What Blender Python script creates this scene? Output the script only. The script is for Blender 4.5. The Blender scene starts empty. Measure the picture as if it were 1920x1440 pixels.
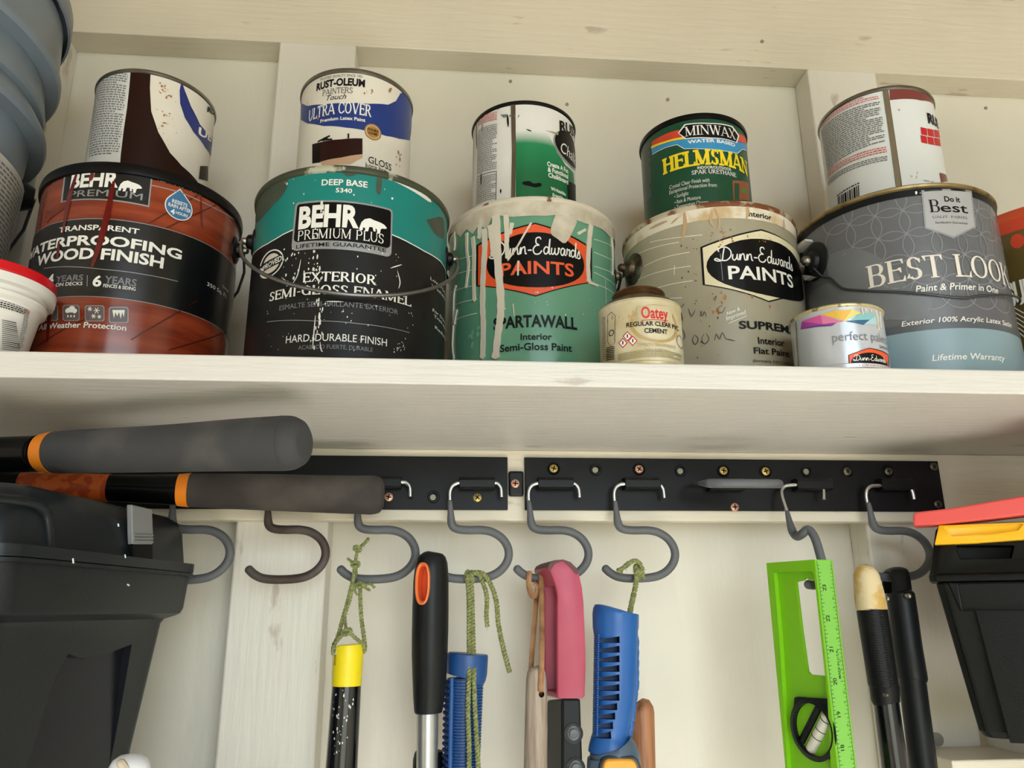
import bpy, bmesh, math, random
from mathutils import Vector
random.seed(7)
PI = math.pi
SC = bpy.context.scene
C = SC.collection

# ------------------------------------------------------------------ camera
F_PX = 1467.0
PITCH, YAW, ROLL = math.radians(16.011), math.radians(4.842), math.radians(-0.367)
_f = Vector((math.sin(YAW)*math.cos(PITCH), math.cos(YAW)*math.cos(PITCH), math.sin(PITCH)))
_r0 = Vector((math.cos(YAW), -math.sin(YAW), 0)); _u0 = _r0.cross(_f)
_r = math.cos(ROLL)*_r0 + math.sin(ROLL)*_u0
_u = -math.sin(ROLL)*_r0 + math.cos(ROLL)*_u0
cam = bpy.data.cameras.new('camera'); cam.sensor_fit = 'HORIZONTAL'; cam.sensor_width = 36
cam.lens = F_PX*36/1920; cam.clip_start = 0.02
co = bpy.data.objects.new('camera', cam); C.objects.link(co)
from mathutils import Matrix
co.matrix_world = Matrix((( _r.x, _u.x, -_f.x, 0), (_r.y, _u.y, -_f.y, 0), (_r.z, _u.z, -_f.z, 0), (0,0,0,1)))
SC.camera = co

def ray(q): return _f + _r*((q[0]-960)/F_PX) - _u*((q[1]-720)/F_PX)
def at(px, py, Y):
    d = ray((px, py)); return d*(Y/d.y)

# ------------------------------------------------------------------ world and light
w = bpy.data.worlds.new('overcast_sky'); SC.world = w; w.use_nodes = True
nt = w.node_tree; bg = nt.nodes['Background']
bg.inputs[0].default_value = (0.80, 0.92, 1.0, 1); bg.inputs[1].default_value = 4.2
su = bpy.data.lights.new('sun', 'SUN'); su.energy = 30; su.color = (1, .96, .92); su.angle = math.radians(.6)
so = bpy.data.objects.new('sun', su); C.objects.link(so); so.rotation_euler = (math.radians(25), math.radians(-6), 0); so.location = (0, 0, 4)
pl = bpy.data.lights.new('doorway_portal', 'AREA'); pl.shape = 'RECTANGLE'; pl.size = 1.25; pl.size_y = 2.4
pl.cycles.is_portal = True
po = bpy.data.objects.new('doorway_portal', pl); C.objects.link(po)
po.location = (0.375, -1.35, -0.3); po.rotation_euler = (math.radians(90), 0, 0)
SC.view_settings.view_transform = 'Standard'; SC.view_settings.look = 'None'
SC.view_settings.exposure = 0.40; SC.view_settings.gamma = 1.0; SC.view_settings.use_curve_mapping = False
try:
    SC.cycles.max_bounces = 8; SC.cycles.diffuse_bounces = 5; SC.cycles.use_denoising = True
    SC.cycles.sample_clamp_indirect = 4.0
except Exception: pass

# ------------------------------------------------------------------ materials
def lin(c):
    o = []
    for v in c[:3]:
        v /= 255.0
        o.append(v/12.92 if v <= 0.04045 else ((v+0.055)/1.055)**2.4)
    return (*o, 1)
MATS = {}
def mat(name, col, rough=0.5, metal=0.0, var=0.0, bump=0.0, scale=30, stretch=(1,1,1), col2=None, thr=None, spec=None, coat=0.0):
    if name in MATS: return MATS[name]
    m = bpy.data.materials.new(name); m.use_nodes = True; MATS[name] = m
    n = m.node_tree.nodes; l = m.node_tree.links; b = n['Principled BSDF']
    dark = max(col) < 72 and rough < .7
    if dark: col = tuple(v*.62 for v in col); spec = .22 if spec is None and not coat else spec
    if dark and col2 and max(col2) < 110: col2 = tuple(v*.66 for v in col2)
    c = lin(col); b.inputs['Base Color'].default_value = c
    b.inputs['Roughness'].default_value = rough; b.inputs['Metallic'].default_value = metal
    if spec is not None: b.inputs['Specular IOR Level'].default_value = spec
    if coat: b.inputs['Coat Weight'].default_value = coat; b.inputs['Coat Roughness'].default_value = 0.12
    if var or bump or col2:
        tc = n.new('ShaderNodeTexCoord'); mp = n.new('ShaderNodeMapping'); l.new(tc.outputs['Object'], mp.inputs[0])
        mp.inputs['Scale'].default_value = stretch
        nz = n.new('ShaderNodeTexNoise'); nz.inputs['Scale'].default_value = scale; nz.inputs['Detail'].default_value = 6
        l.new(mp.outputs[0], nz.inputs['Vector'])
        if col2 or var:
            r = n.new('ShaderNodeValToRGB'); l.new(nz.outputs['Fac'], r.inputs[0])
            c2 = lin(col2) if col2 else tuple(x*(1-var) for x in c[:3])+(1,)
            a, bb = thr if thr else (0.3, 0.7)
            r.color_ramp.elements[0].position = a; r.color_ramp.elements[1].position = bb
            r.color_ramp.elements[0].color = c2; r.color_ramp.elements[1].color = c
            l.new(r.outputs[0], b.inputs['Base Color'])
        if bump:
            bp = n.new('ShaderNodeBump'); bp.inputs['Strength'].default_value = min(1, bump); bp.inputs['Distance'].default_value = 0.002
            l.new(nz.outputs['Fac'], bp.inputs['Height']); l.new(bp.outputs[0], b.inputs['Normal'])
    return m

def wood_paint(name, col, stretch, marks=True):
    """brushed cream paint: streaky relief, soft variation and a few scuffs"""
    m = bpy.data.materials.new(name); m.use_nodes = True; MATS[name] = m
    n = m.node_tree.nodes; l = m.node_tree.links; b = n['Principled BSDF']
    b.inputs['Roughness'].default_value = 0.42
    tc = n.new('ShaderNodeTexCoord'); mp = n.new('ShaderNodeMapping'); mp.inputs['Scale'].default_value = stretch
    l.new(tc.outputs['Object'], mp.inputs[0])
    a = n.new('ShaderNodeTexNoise'); a.inputs['Scale'].default_value = 60; a.inputs['Detail'].default_value = 7; l.new(mp.outputs[0], a.inputs['Vector'])
    d = n.new('ShaderNodeTexNoise'); d.inputs['Scale'].default_value = 9; d.inputs['Detail'].default_value = 3; l.new(tc.outputs['Object'], d.inputs['Vector'])
    r = n.new('ShaderNodeValToRGB'); l.new(d.outputs['Fac'], r.inputs[0]); c = lin(col)
    r.color_ramp.elements[0].position = .3; r.color_ramp.elements[1].position = .7
    r.color_ramp.elements[0].color = tuple(x*.93 for x in c[:3])+(1,); r.color_ramp.elements[1].color = c
    out = r.outputs[0]
    if marks:
        s = n.new('ShaderNodeTexNoise'); s.inputs['Scale'].default_value = 26; s.inputs['Detail'].default_value = 9
        mp2 = n.new('ShaderNodeMapping'); mp2.inputs['Scale'].default_value = tuple(0.5*(v+1) for v in stretch); l.new(tc.outputs['Object'], mp2.inputs[0]); l.new(mp2.outputs[0], s.inputs['Vector'])
        r2 = n.new('ShaderNodeValToRGB'); l.new(s.outputs['Fac'], r2.inputs[0])
        r2.color_ramp.elements[0].position = .665; r2.color_ramp.elements[1].position = .72
        r2.color_ramp.elements[0].color = (0,0,0,1); r2.color_ramp.elements[1].color = (.45,.45,.45,1)
        mx = n.new('ShaderNodeMixRGB'); l.new(r2.outputs[0], mx.inputs[0]); l.new(out, mx.inputs[1]); mx.inputs[2].default_value = lin((150,130,110)); out = mx.outputs[0]
    l.new(out, b.inputs['Base Color'])
    bp = n.new('ShaderNodeBump'); bp.inputs['Strength'].default_value = .55; bp.inputs['Distance'].default_value = .0012
    l.new(a.outputs['Fac'], bp.inputs['Height']); l.new(bp.outputs[0], b.inputs['Normal'])
    return m

CREAM = (227, 221, 206)
m_wall = wood_paint('cream_wall_paint', CREAM, (1.5, 1.5, .35), False)
m_stud = wood_paint('cream_stud_paint', (230, 225, 214), (3, 3, .25))
m_plank = wood_paint('cream_board_paint', (226, 217, 198), (.25, 3, 3))
m_shelf = wood_paint('white_shelf_paint', (217, 213, 207), (.3, 3, 4))

# ------------------------------------------------------------------ mesh helpers
class MB:
    def __init__(s): s.v = []; s.f = []; s.m = []; s.mats = []
    def mi(s, m):
        if m not in s.mats: s.mats.append(m)
        return s.mats.index(m)
    def add(s, vs, fs, m):
        o = len(s.v); k = s.mi(m); s.v += [Vector(v) for v in vs]
        for f in fs: s.f.append([i+o for i in f]); s.m.append(k)
        return s
def link(name, mb, parent=None, smooth=True, loc=None, bevel=0, seg=2, angle=38):
    base = parent_world(parent) if parent else (Vector(loc) if loc else Vector((0,0,0)))
    me = bpy.data.meshes.new(name); me.from_pydata([v-base for v in mb.v], [], mb.f)
    for m in mb.mats: me.materials.append(m)
    me.polygons.foreach_set('material_index', mb.m)
    me.update()
    if smooth:
        me.polygons.foreach_set('use_smooth', [True]*len(me.polygons))
        try: me.set_sharp_from_angle(angle=math.radians(angle))
        except Exception: pass
    o = bpy.data.objects.new(name, me); C.objects.link(o)
    if parent: o.parent = parent
    else: o.location = base
    if bevel:
        bv = o.modifiers.new('bevel', 'BEVEL'); bv.width = bevel; bv.segments = seg; bv.limit_method = 'ANGLE'; bv.angle_limit = math.radians(35); bv.harden_normals = False
    return o
def parent_world(o):
    p = Vector((0,0,0))
    while o: p += o.location; o = o.parent
    return p
def thing(name, loc, label, cat, group=None):
    o = bpy.data.objects.new(name, None); o.empty_display_size = .02; C.objects.link(o); o.location = loc
    o['label'] = label; o['category'] = cat
    if group: o['group'] = group
    return o
def tag(o, label, cat, group=None):
    o['label'] = label; o['category'] = cat
    if group: o['group'] = group
def struct(name, mb, label, cat='structure', **k):
    o = link(name, mb, **k); o['kind'] = 'structure'; o['label'] = label; o['category'] = cat; return o
def box(mb, a, b, m):
    (x0,y0,z0),(x1,y1,z1) = a, b
    vs = [(x0,y0,z0),(x1,y0,z0),(x1,y1,z0),(x0,y1,z0),(x0,y0,z1),(x1,y0,z1),(x1,y1,z1),(x0,y1,z1)]
    return mb.add(vs, [(0,3,2,1),(4,5,6,7),(0,1,5,4),(1,2,6,5),(2,3,7,6),(3,0,4,7)], m)
def hexa(mb, p, m):   # eight corners bottom 0-3, top 4-7
    return mb.add(p, [(0,3,2,1),(4,5,6,7),(0,1,5,4),(1,2,6,5),(2,3,7,6),(3,0,4,7)], m)
def lathe(mb, c, prof, m, seg=96, a0=0):
    vs = []; fs = []; n = len(prof)
    for r, z in prof:
        for k in range(seg):
            a = a0 + 2*PI*k/seg; vs.append((c[0]+r*math.cos(a), c[1]+r*math.sin(a), c[2]+z))
    for i in range(n-1):
        for k in range(seg):
            k2 = (k+1) % seg
            fs.append((i*seg+k, i*seg+k2, (i+1)*seg+k2, (i+1)*seg+k))
    return mb.add(vs, fs, m)
def frame(t):
    t = t.normalized(); a = Vector((0,0,1)) if abs(t.z) < .9 else Vector((1,0,0))
    u = t.cross(a).normalized(); return u, t.cross(u).normalized()
def spline(pts, n=8):
    P = [Vector(p) for p in pts]; out = []
    for i in range(len(P)-1):
        p0 = P[max(i-1,0)]; p1 = P[i]; p2 = P[i+1]; p3 = P[min(i+2,len(P)-1)]
        for k in range(n):
            t = k/n
            out.append(.5*((2*p1)+(p2-p0)*t+(2*p0-5*p1+4*p2-p3)*t*t+(3*p1-p0-3*p2+p3)*t**3))
    out.append(P[-1]); return out
def tube(mb, pts, r, m, seg=16, cap=True, flat=1.0, up=None, round_end=False):
    P = [Vector(p) for p in pts]; n = len(P)
    R = [r(i/(n-1)) if callable(r) else r for i in range(n)]
    if round_end:
        for e in (0, -1):
            t = (P[1]-P[0]).normalized() if e == 0 else (P[-1]-P[-2]).normalized()
            c = P[e]; rr = R[e]; add = [(c - t*rr*math.sin(a)*.8, rr*math.cos(a)) if e == 0 else (c + t*rr*math.sin(a)*.8, rr*math.cos(a)) for a in (1.4, 1.0, .5)]
            if e == 0: P = [a for a, _ in add] + P; R = [b for _, b in add] + R
            else: P = P + [a for a, _ in reversed(add)]; R = R + [b for _, b in reversed(add)]
        n = len(P)
    vs = []; fs = []; u = None
    for i in range(n):
        t = (P[min(i+1,n-1)]-P[max(i-1,0)]).normalized()
        if u is None: u = (Vector(up) - t*t.dot(Vector(up))).normalized() if up else frame(t)[0]
        else:
            u = (u - t*t.dot(u)).normalized()
        v = t.cross(u)
        for k in range(seg):
            a = 2*PI*k/seg; vs.append(P[i] + u*math.cos(a)*R[i] + v*math.sin(a)*R[i]*flat)
    for i in range(n-1):
        for k in range(seg):
            k2 = (k+1) % seg; fs.append((i*seg+k, i*seg+k2, (i+1)*seg+k2, (i+1)*seg+k))
    if cap: fs.append(tuple(range(seg))[::-1]); fs.append(tuple((n-1)*seg+k for k in range(seg)))
    return mb.add(vs, fs, m)
def prism(mb, pts, off, m):   # planar outline swept by offset vector
    n = len(pts); a = [Vector(p) for p in pts]; b = [p+Vector(off) for p in a]
    fs = [tuple(range(n)), tuple(range(2*n-1, n-1, -1))] + [(i, i+n, (i+1)%n+n, (i+1)%n) for i in range(n)]
    return mb.add(a+b, fs, m)

def disc_rings(mb, p, n, prof, m, seg=28, close=True):
    n = Vector(n).normalized(); u, v = frame(n); vs = []; fs = []
    for r, d in prof:
        for k in range(seg): a = 2*PI*k/seg; vs.append(Vector(p)+n*d+u*(r*math.cos(a))+v*(r*math.sin(a)))
    for i in range(len(prof)-1):
        for k in range(seg): fs.append((i*seg+k, i*seg+(k+1)%seg, (i+1)*seg+(k+1)%seg, (i+1)*seg+k))
    if close: fs.append(tuple((len(prof)-1)*seg+k for k in range(seg)))
    return mb.add(vs, fs, m)

# ------------------------------------------------------------------ the shed itself (the camera stands inside, the open doorway is behind it)
SHELF_Y, SHELF_Z, TH = .539, .173, .019
BAT_Y, STUD_Y, WALL_Y, PLATE_Z, BAT_Z = .776, .795, .832, .644, .0832
XL, XR, YF = -.95, 1.35, -1.35
mb = MB(); box(mb, (XL-.02, WALL_Y, -1.5), (XR+.02, WALL_Y+.02, 1.15), m_wall)
wall_back = struct('wall_back', mb, 'cream painted back wall of the shed behind the shelf and hooks', smooth=False)
mb = MB(); box(mb, (XL-.02, YF, -1.5), (XL, WALL_Y, 1.15), m_wall); struct('wall_left', mb, 'cream painted left side wall of the shed beyond the grey bucket', smooth=False)
mb = MB(); box(mb, (XR, YF, -1.5), (XR+.02, WALL_Y, 1.15), m_wall); struct('wall_right', mb, 'cream painted right side wall of the shed outside the picture', smooth=False)
mb = MB(); box(mb, (XL-.02, YF, 1.15), (XR+.02, WALL_Y+.02, 1.17), mat('bare_plywood', (150, 122, 92), .7, var=.2, scale=8)); struct('ceiling', mb, 'bare plywood shed ceiling above the picture', smooth=False)
m_floor = mat('grey_floor_paint', (182, 178, 172), .7, var=.1)
mb = MB(); box(mb, (XL-.02, YF, -1.52), (XR+.02, WALL_Y+.02, -1.5), m_floor); struct('floor', mb, 'grey shed floor below the picture', smooth=False)
DX0, DX1, DZ = -.25, 1.0, .90
mb = MB(); box(mb, (XL-.02, YF-.02, -1.5), (DX0, YF, 1.17), m_wall); box(mb, (DX1, YF-.02, -1.5), (XR+.02, YF, 1.17), m_wall); box(mb, (DX0, YF-.02, DZ), (DX1, YF, 1.17), m_wall)
struct('wall_front', mb, 'cream front wall around the open doorway behind the camera', smooth=False)
m_ground = mat('gravel_and_grass', (104, 104, 86), .9, var=.3, scale=3)
mb = MB(); box(mb, (-12, -24, -1.6), (12, YF-.03, -1.53), m_ground); struct('ground', mb, 'gravel and grass yard outside the doorway', smooth=False)

mb = MB(); box(mb, (-.94, SHELF_Y, SHELF_Z-TH), (1.3, WALL_Y, SHELF_Z), m_shelf)
shelf = struct('trim_1', mb, 'long white painted wooden shelf carrying the paint cans', 'shelf', smooth=False, bevel=.0012)
studs = [(-.538, -.449), (-.205, -.116), (.439, .528)]
for i, (a, b) in enumerate(studs):
    mb = MB(); box(mb, (a, STUD_Y, SHELF_Z), (b, WALL_Y, PLATE_Z+(.001)), m_stud)
    nm = ['left', 'centre', 'right'][i]
    struct('trim_%d' % (2+i), mb, ['cream wall stud above the shelf beside the grey bucket', 'cream wall stud above the shelf behind the white and blue cans', 'cream wall stud above the shelf behind the red and white can'][i], 'stud', smooth=False, bevel=.0022)
    mb = MB(); box(mb, (a, STUD_Y, -1.5), (b, WALL_Y, SHELF_Z-TH), m_stud)
    struct('trim_%d' % (6+i), mb, ['cream wall stud below the shelf behind the left tool box', 'cream wall stud below the shelf with a grey hook in front', 'cream wall stud below the shelf beside the right tool bin'][i], 'stud', smooth=False, bevel=.0022)
mb = MB(); box(mb, (XL, STUD_Y+.0005, PLATE_Z), (XR, WALL_Y, 1.15), m_plank)
struct('trim_5', mb, 'wide cream board across the top of the wall studs', 'board', smooth=False, bevel=.001)
mb = MB(); box(mb, (XL, BAT_Y, BAT_Z), (XR, STUD_Y, SHELF_Z-TH), m_plank)
struct('trim_9', mb, 'cream batten under the shelf that the hook rails are screwed to', 'board', smooth=False, bevel=.0012)
mb = MB(); box(mb, (.452, .727, -.215), (XR, STUD_Y, -.1323), m_plank)
struct('trim_10', mb, 'cream ledge board at the bottom right under the black bin', 'board', smooth=False, bevel=.0015)
# supports outside the frame: a low shelf for the left tool box, a bracket shelf for the right bin
mb = MB(); box(mb, (XL, .40, -.262), (-.12, STUD_Y, -.243), m_shelf); struct('trim_11', mb, 'low white shelf under the left tool box below the picture', 'shelf', smooth=False)
mb = MB(); box(mb, (.535, .44, -.1322), (XR, STUD_Y, -.1072), m_shelf); struct('trim_12', mb, 'small white shelf under the right tool bin', 'shelf', smooth=False)

m_nail = mat('painted_nail', (150, 142, 120), .5)
for px, py in [(957, 153), (1063, 196), (1252, 187), (1848, 203), (1429, 78)]:
    p = at(px, py, WALL_Y if py > 130 else STUD_Y); mb = MB()
    tube(mb, [p+Vector((0,-.0012,0)), p+Vector((0,.001,0))], .0022, m_nail, 8); o = link('nail_head', mb, wall_back)
for px, py, mtn in [(1755, 1386, 'screw')]:
    p = at(px, py, STUD_Y); mb = MB(); tube(mb, [p+Vector((0,-.003,0)), p+Vector((0,.001,0))], .0062, mat('zinc', (150,148,140), .35, .9), 14); link('bolt_head', mb, wall_back)
# ------------------------------------------------------------------ flat print: shapes laid out in (s, h) and wrapped round a can
def glyph_mesh(txt, bold=0.0, res=3):
    c = bpy.data.curves.new('t', 'FONT'); c.body = txt; c.resolution_u = res; c.offset = bold; c.fill_mode = 'FRONT'
    o = bpy.data.objects.new('t', c); me = bpy.data.meshes.new_from_object(o)
    vs = [(v.co.x, v.co.y) for v in me.vertices]; fs = [tuple(p.vertices) for p in me.polygons]
    bpy.data.objects.remove(o); bpy.data.curves.remove(c); bpy.data.meshes.remove(me)
    return vs, fs
def ring_pts(cx, cy, rx, ry, a0, a1, w0, w1, n=14):
    """curved stroke: thick where it runs vertically, thin where it runs across"""
    o = []; i = []
    for k in range(n+1):
        a = math.radians(a0+(a1-a0)*k/n); c, s = math.cos(a), math.sin(a); wdt = w1+(w0-w1)*abs(c)**1.5
        o.append((cx+rx*c, cy+ry*s)); i.append((cx+(rx-wdt)*c, cy+(ry-min(wdt, w1*1.3+(w0-w1)*abs(c)**3))*s))
    vs = o+i; fs = [(k, k+1, n+2+k, n+1+k) for k in range(n)]
    return vs, fs
G = {  # serif capitals in units of cap height: s thick stem, t thin stem, h bar, d diagonal, b bowl, f foot serif, e bar end
 'A': (.86, 'd .04 0 .40 1 t;d .80 0 .38 1 s;h .18 .62 .32;f .06 0;f .78 0'), 'B': (.70, 's .14;b .38 .74 .26 .26 -90 90;b .38 .26 .30 .28 -90 90;h .14 .40 1;h .14 .40 .52;h .14 .40 .02;f .14 0;f .14 1'),
 'C': (.76, 'b .42 .5 .40 .5 48 312;e .68 .88 -.22;e .70 .12 .18'), 'D': (.80, 's .14;b .36 .5 .42 .5 -90 90;h .14 .38 1;h .14 .38 .04;f .14 0;f .14 1'),
 'E': (.66, 's .14;h .14 .62 1;h .14 .50 .54;h .14 .64 .04;e .60 1 -.22;e .62 0 .24;e .50 .62 -.22;f .14 0;f .14 1'), 'G': (.82, 'b .42 .5 .40 .5 48 305;e .68 .88 -.22;s .70 0 .45;f .70 .45'),
 'H': (.86, 's .14;s .70;h .14 .70 .54;f .14 0;f .14 1;f .70 0;f .70 1'), 'I': (.32, 's .16;f .16 0;f .16 1'), 'K': (.82, 's .14;d .70 1 .16 .40 t;d .34 .62 .74 0 s;f .14 0;f .14 1;f .74 0;f .66 1'),
 'L': (.64, 's .14;h .14 .62 .04;e .62 0 .26;f .14 0;f .14 1'), 'M': (1.02, 't .12;s .86;d .12 1 .48 .05 s;d .88 1 .50 .05 t;f .12 0;f .86 0;f .10 1;f .90 1'),
 'N': (.86, 't .12;t .74;d .12 1 .74 0 s;f .12 0;f .10 1;f .74 1'), 'O': (.84, 'b .42 .5 .40 .5 0 360'), 'P': (.68, 's .14;b .36 .72 .28 .28 -90 90;h .14 .38 1;h .14 .38 .48;f .14 0;f .14 1'),
 'R': (.78, 's .14;b .36 .74 .27 .26 -90 90;h .14 .38 1;h .14 .38 .50;d .36 .50 .70 0 s;f .14 0;f .14 1;f .72 0'), 'S': (.60, 'b .30 .74 .24 .26 40 270;b .30 .26 .26 .26 -140 90;e .50 .92 -.2;e .08 .08 .2'),
 'T': (.74, 's .36;h .04 .70 1;e .06 1 -.24;e .68 1 -.24;f .36 0'), 'U': (.82, 's .14 .3 1;t .70 .3 1;b .42 .34 .31 .34 180 360;f .14 1;f .70 1'), 'V': (.82, 'd .08 1 .42 0 s;d .76 1 .42 0 t;f .08 1;f .76 1'),
 'W': (1.16, 'd .08 1 .36 0 s;d .60 1 .36 0 t;d .58 1 .84 0 s;d 1.08 1 .84 0 t;f .08 1;f .60 1;f 1.08 1'), 'X': (.80, 'd .08 1 .70 0 s;d .68 1 .10 0 t;f .08 1;f .70 1;f .08 0;f .72 0'),
 '-': (.36, 'h .04 .32 .42'), '.': (.22, 'h .06 .18 .04'), ' ': (.34, ''),
}
def serif_mesh(txt, T=.15, t=.055, sv=.05, fw=.30, gap=.04):
    vs = []; fs = []; x0 = 0
    def quad(a, b, c, d): o = len(vs); vs.extend([a, b, c, d]); fs.append((o, o+1, o+2, o+3))
    for ch in txt:
        wdt, spec = G.get(ch.upper(), G[' ']); sc = 1.0
        for it in filter(None, spec.split(';')):
            k, *a = it.split(); a = [float(v) if v not in 'st' else v for v in a]
            if k in 'st':
                wd = T if k == 's' else t; y0, y1 = (a[1], a[2]) if len(a) > 2 else (0, 1)
                quad((x0+a[0]-wd/2, y0), (x0+a[0]+wd/2, y0), (x0+a[0]+wd/2, y1), (x0+a[0]-wd/2, y1))
            elif k == 'h':
                y = min(a[2], 1-t) if a[2] > .9 else max(a[2]-t/2, 0); quad((x0+a[0], y), (x0+a[1], y), (x0+a[1], y+t), (x0+a[0], y+t))
            elif k == 'd':
                wd = (T if a[4] == 's' else t)*1.08/2; quad((x0+a[0]-wd, a[1]), (x0+a[0]+wd, a[1]), (x0+a[2]+wd, a[3]), (x0+a[2]-wd, a[3]))
            elif k == 'f':
                y = a[1]-sv if a[1] > .2 else 0; quad((x0+a[0]-fw/2, y), (x0+a[0]+fw/2, y), (x0+a[0]+fw/2, y+sv), (x0+a[0]-fw/2, y+sv))
            elif k == 'e':
                o = len(vs); vs.extend([(x0+a[0]-.09, a[1]), (x0+a[0]+t*.7, a[1]), (x0+a[0]+t*.7, a[1]+a[2]), (x0+a[0]+t*.1, a[1]+a[2])]); fs.append((o, o+1, o+2, o+3))
            elif k == 'b':
                v, f = ring_pts(x0+a[0], a[1], a[2], a[3], a[4], a[5], T, t, 10 if a[5]-a[4] < 200 else 20); o = len(vs); vs.extend(v); fs.extend([tuple(i+o for i in q) for q in f])
        x0 += wdt+gap
    return vs, fs
def stroke2(pts, w, sm=5, taper=False, drip=False):
    P = [Vector((p[0], p[1], 0)) for p in pts]
    if sm: P = spline(P, sm)
    L = []; n = len(P)
    for i, p in enumerate(P):
        t = (P[min(i+1, n-1)]-P[max(i-1, 0)]); t = t.normalized() if t.length else Vector((1,0,0)); nn = Vector((-t.y, t.x, 0))
        ww = w/2*(1 if not taper else (.35+.65*math.sin(PI*min(1, max(0, i/(n-1))))))
        if drip:
            q_ = i/(n-1); d_ = (P[-1]-p).length; ww = w/2*(1.06-.26*q_+.07*math.sin(i*1.3+w*9e3)); R0 = w*.56
            if d_ < R0*1.6: ww = max(ww, R0*.9) if d_ > R0*.5 else R0*.9*math.sqrt(max(0, 1-(1-d_/(R0*.5))**2))+1e-5
        L.append((p+nn*ww, p-nn*ww))
    vs = [(a.x, a.y) for a, b in L]+[(b.x, b.y) for a, b in L]
    return vs, [(i, i+1, n+i+1, n+i) for i in range(n-1)]
SCRIPT = [  # cursive "Dunn-Edwards", pen path per letter, x-height .5
 [(.42,.95),(.30,.5),(.20,.06),(-.1,.0),(-.32,.12),(-.2,.2),(.1,.05),(.5,.02),(.82,.3),(.86,.7),(.6,.98),(.2,1.0),(-.02,.84),(.02,.68)],
 [(1.0,.46),(.95,.15),(1.08,.02),(1.25,.2),(1.32,.48),(1.30,.12),(1.42,.03)], [(1.42,.03),(1.52,.48),(1.50,.02),(1.60,.38),(1.78,.5),(1.82,.3),(1.84,.06),(1.96,.03)],
 [(1.96,.03),(2.06,.48),(2.04,.02),(2.14,.38),(2.32,.5),(2.36,.3),(2.38,.06),(2.48,.04)], [(2.56,.26),(2.84,.26)],
 [(3.50,.98),(3.42,1.12),(3.18,1.05),(3.16,.74),(3.36,.60),(3.12,.56),(2.94,.3),(3.06,.02),(3.36,.02),(3.56,.24)],
 [(4.02,.42),(3.86,.5),(3.70,.28),(3.76,.04),(3.92,.06),(4.04,.3),(4.16,1.05),(4.08,.12),(4.2,.03)],
 [(4.28,.46),(4.24,.12),(4.36,.03),(4.48,.2),(4.52,.46),(4.50,.12),(4.62,.03),(4.76,.2),(4.78,.48),(4.88,.40)],
 [(5.24,.42),(5.08,.5),(4.94,.28),(5.0,.04),(5.14,.08),(5.26,.46),(5.24,.1),(5.36,.04)], [(5.40,.1),(5.44,.5),(5.50,.42),(5.64,.46),(5.62,.2),(5.60,.06),(5.70,.04)],
 [(6.02,.42),(5.88,.5),(5.74,.28),(5.80,.04),(5.94,.06),(6.06,.3),(6.18,1.05),(6.10,.12),(6.2,.03)], [(6.24,.1),(6.40,.52),(6.44,.3),(6.50,.1),(6.36,.0),(6.24,.06)]]
def script_mesh(w=.085):
    vs = []; fs = []
    for p in SCRIPT:
        v, f = stroke2(p, w, 5); o = len(vs); vs += v; fs += [tuple(i+o for i in q) for q in f]
    return vs, fs
BEAR = [(0,.30),(.05,.62),(.16,.86),(.34,.98),(.52,.88),(.66,.84),(.80,.78),(.90,.70),(1.0,.52),(.93,.44),(.82,.42),(.76,.34),(.74,.02),(.64,.0),(.62,.28),(.56,.34),(.58,.12),(.50,.10),(.46,.38),(.34,.36),(.30,.04),(.18,.02),(.20,.24),(.12,.28),(.10,.06),(.0,.04),(-.02,.14)]

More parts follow.
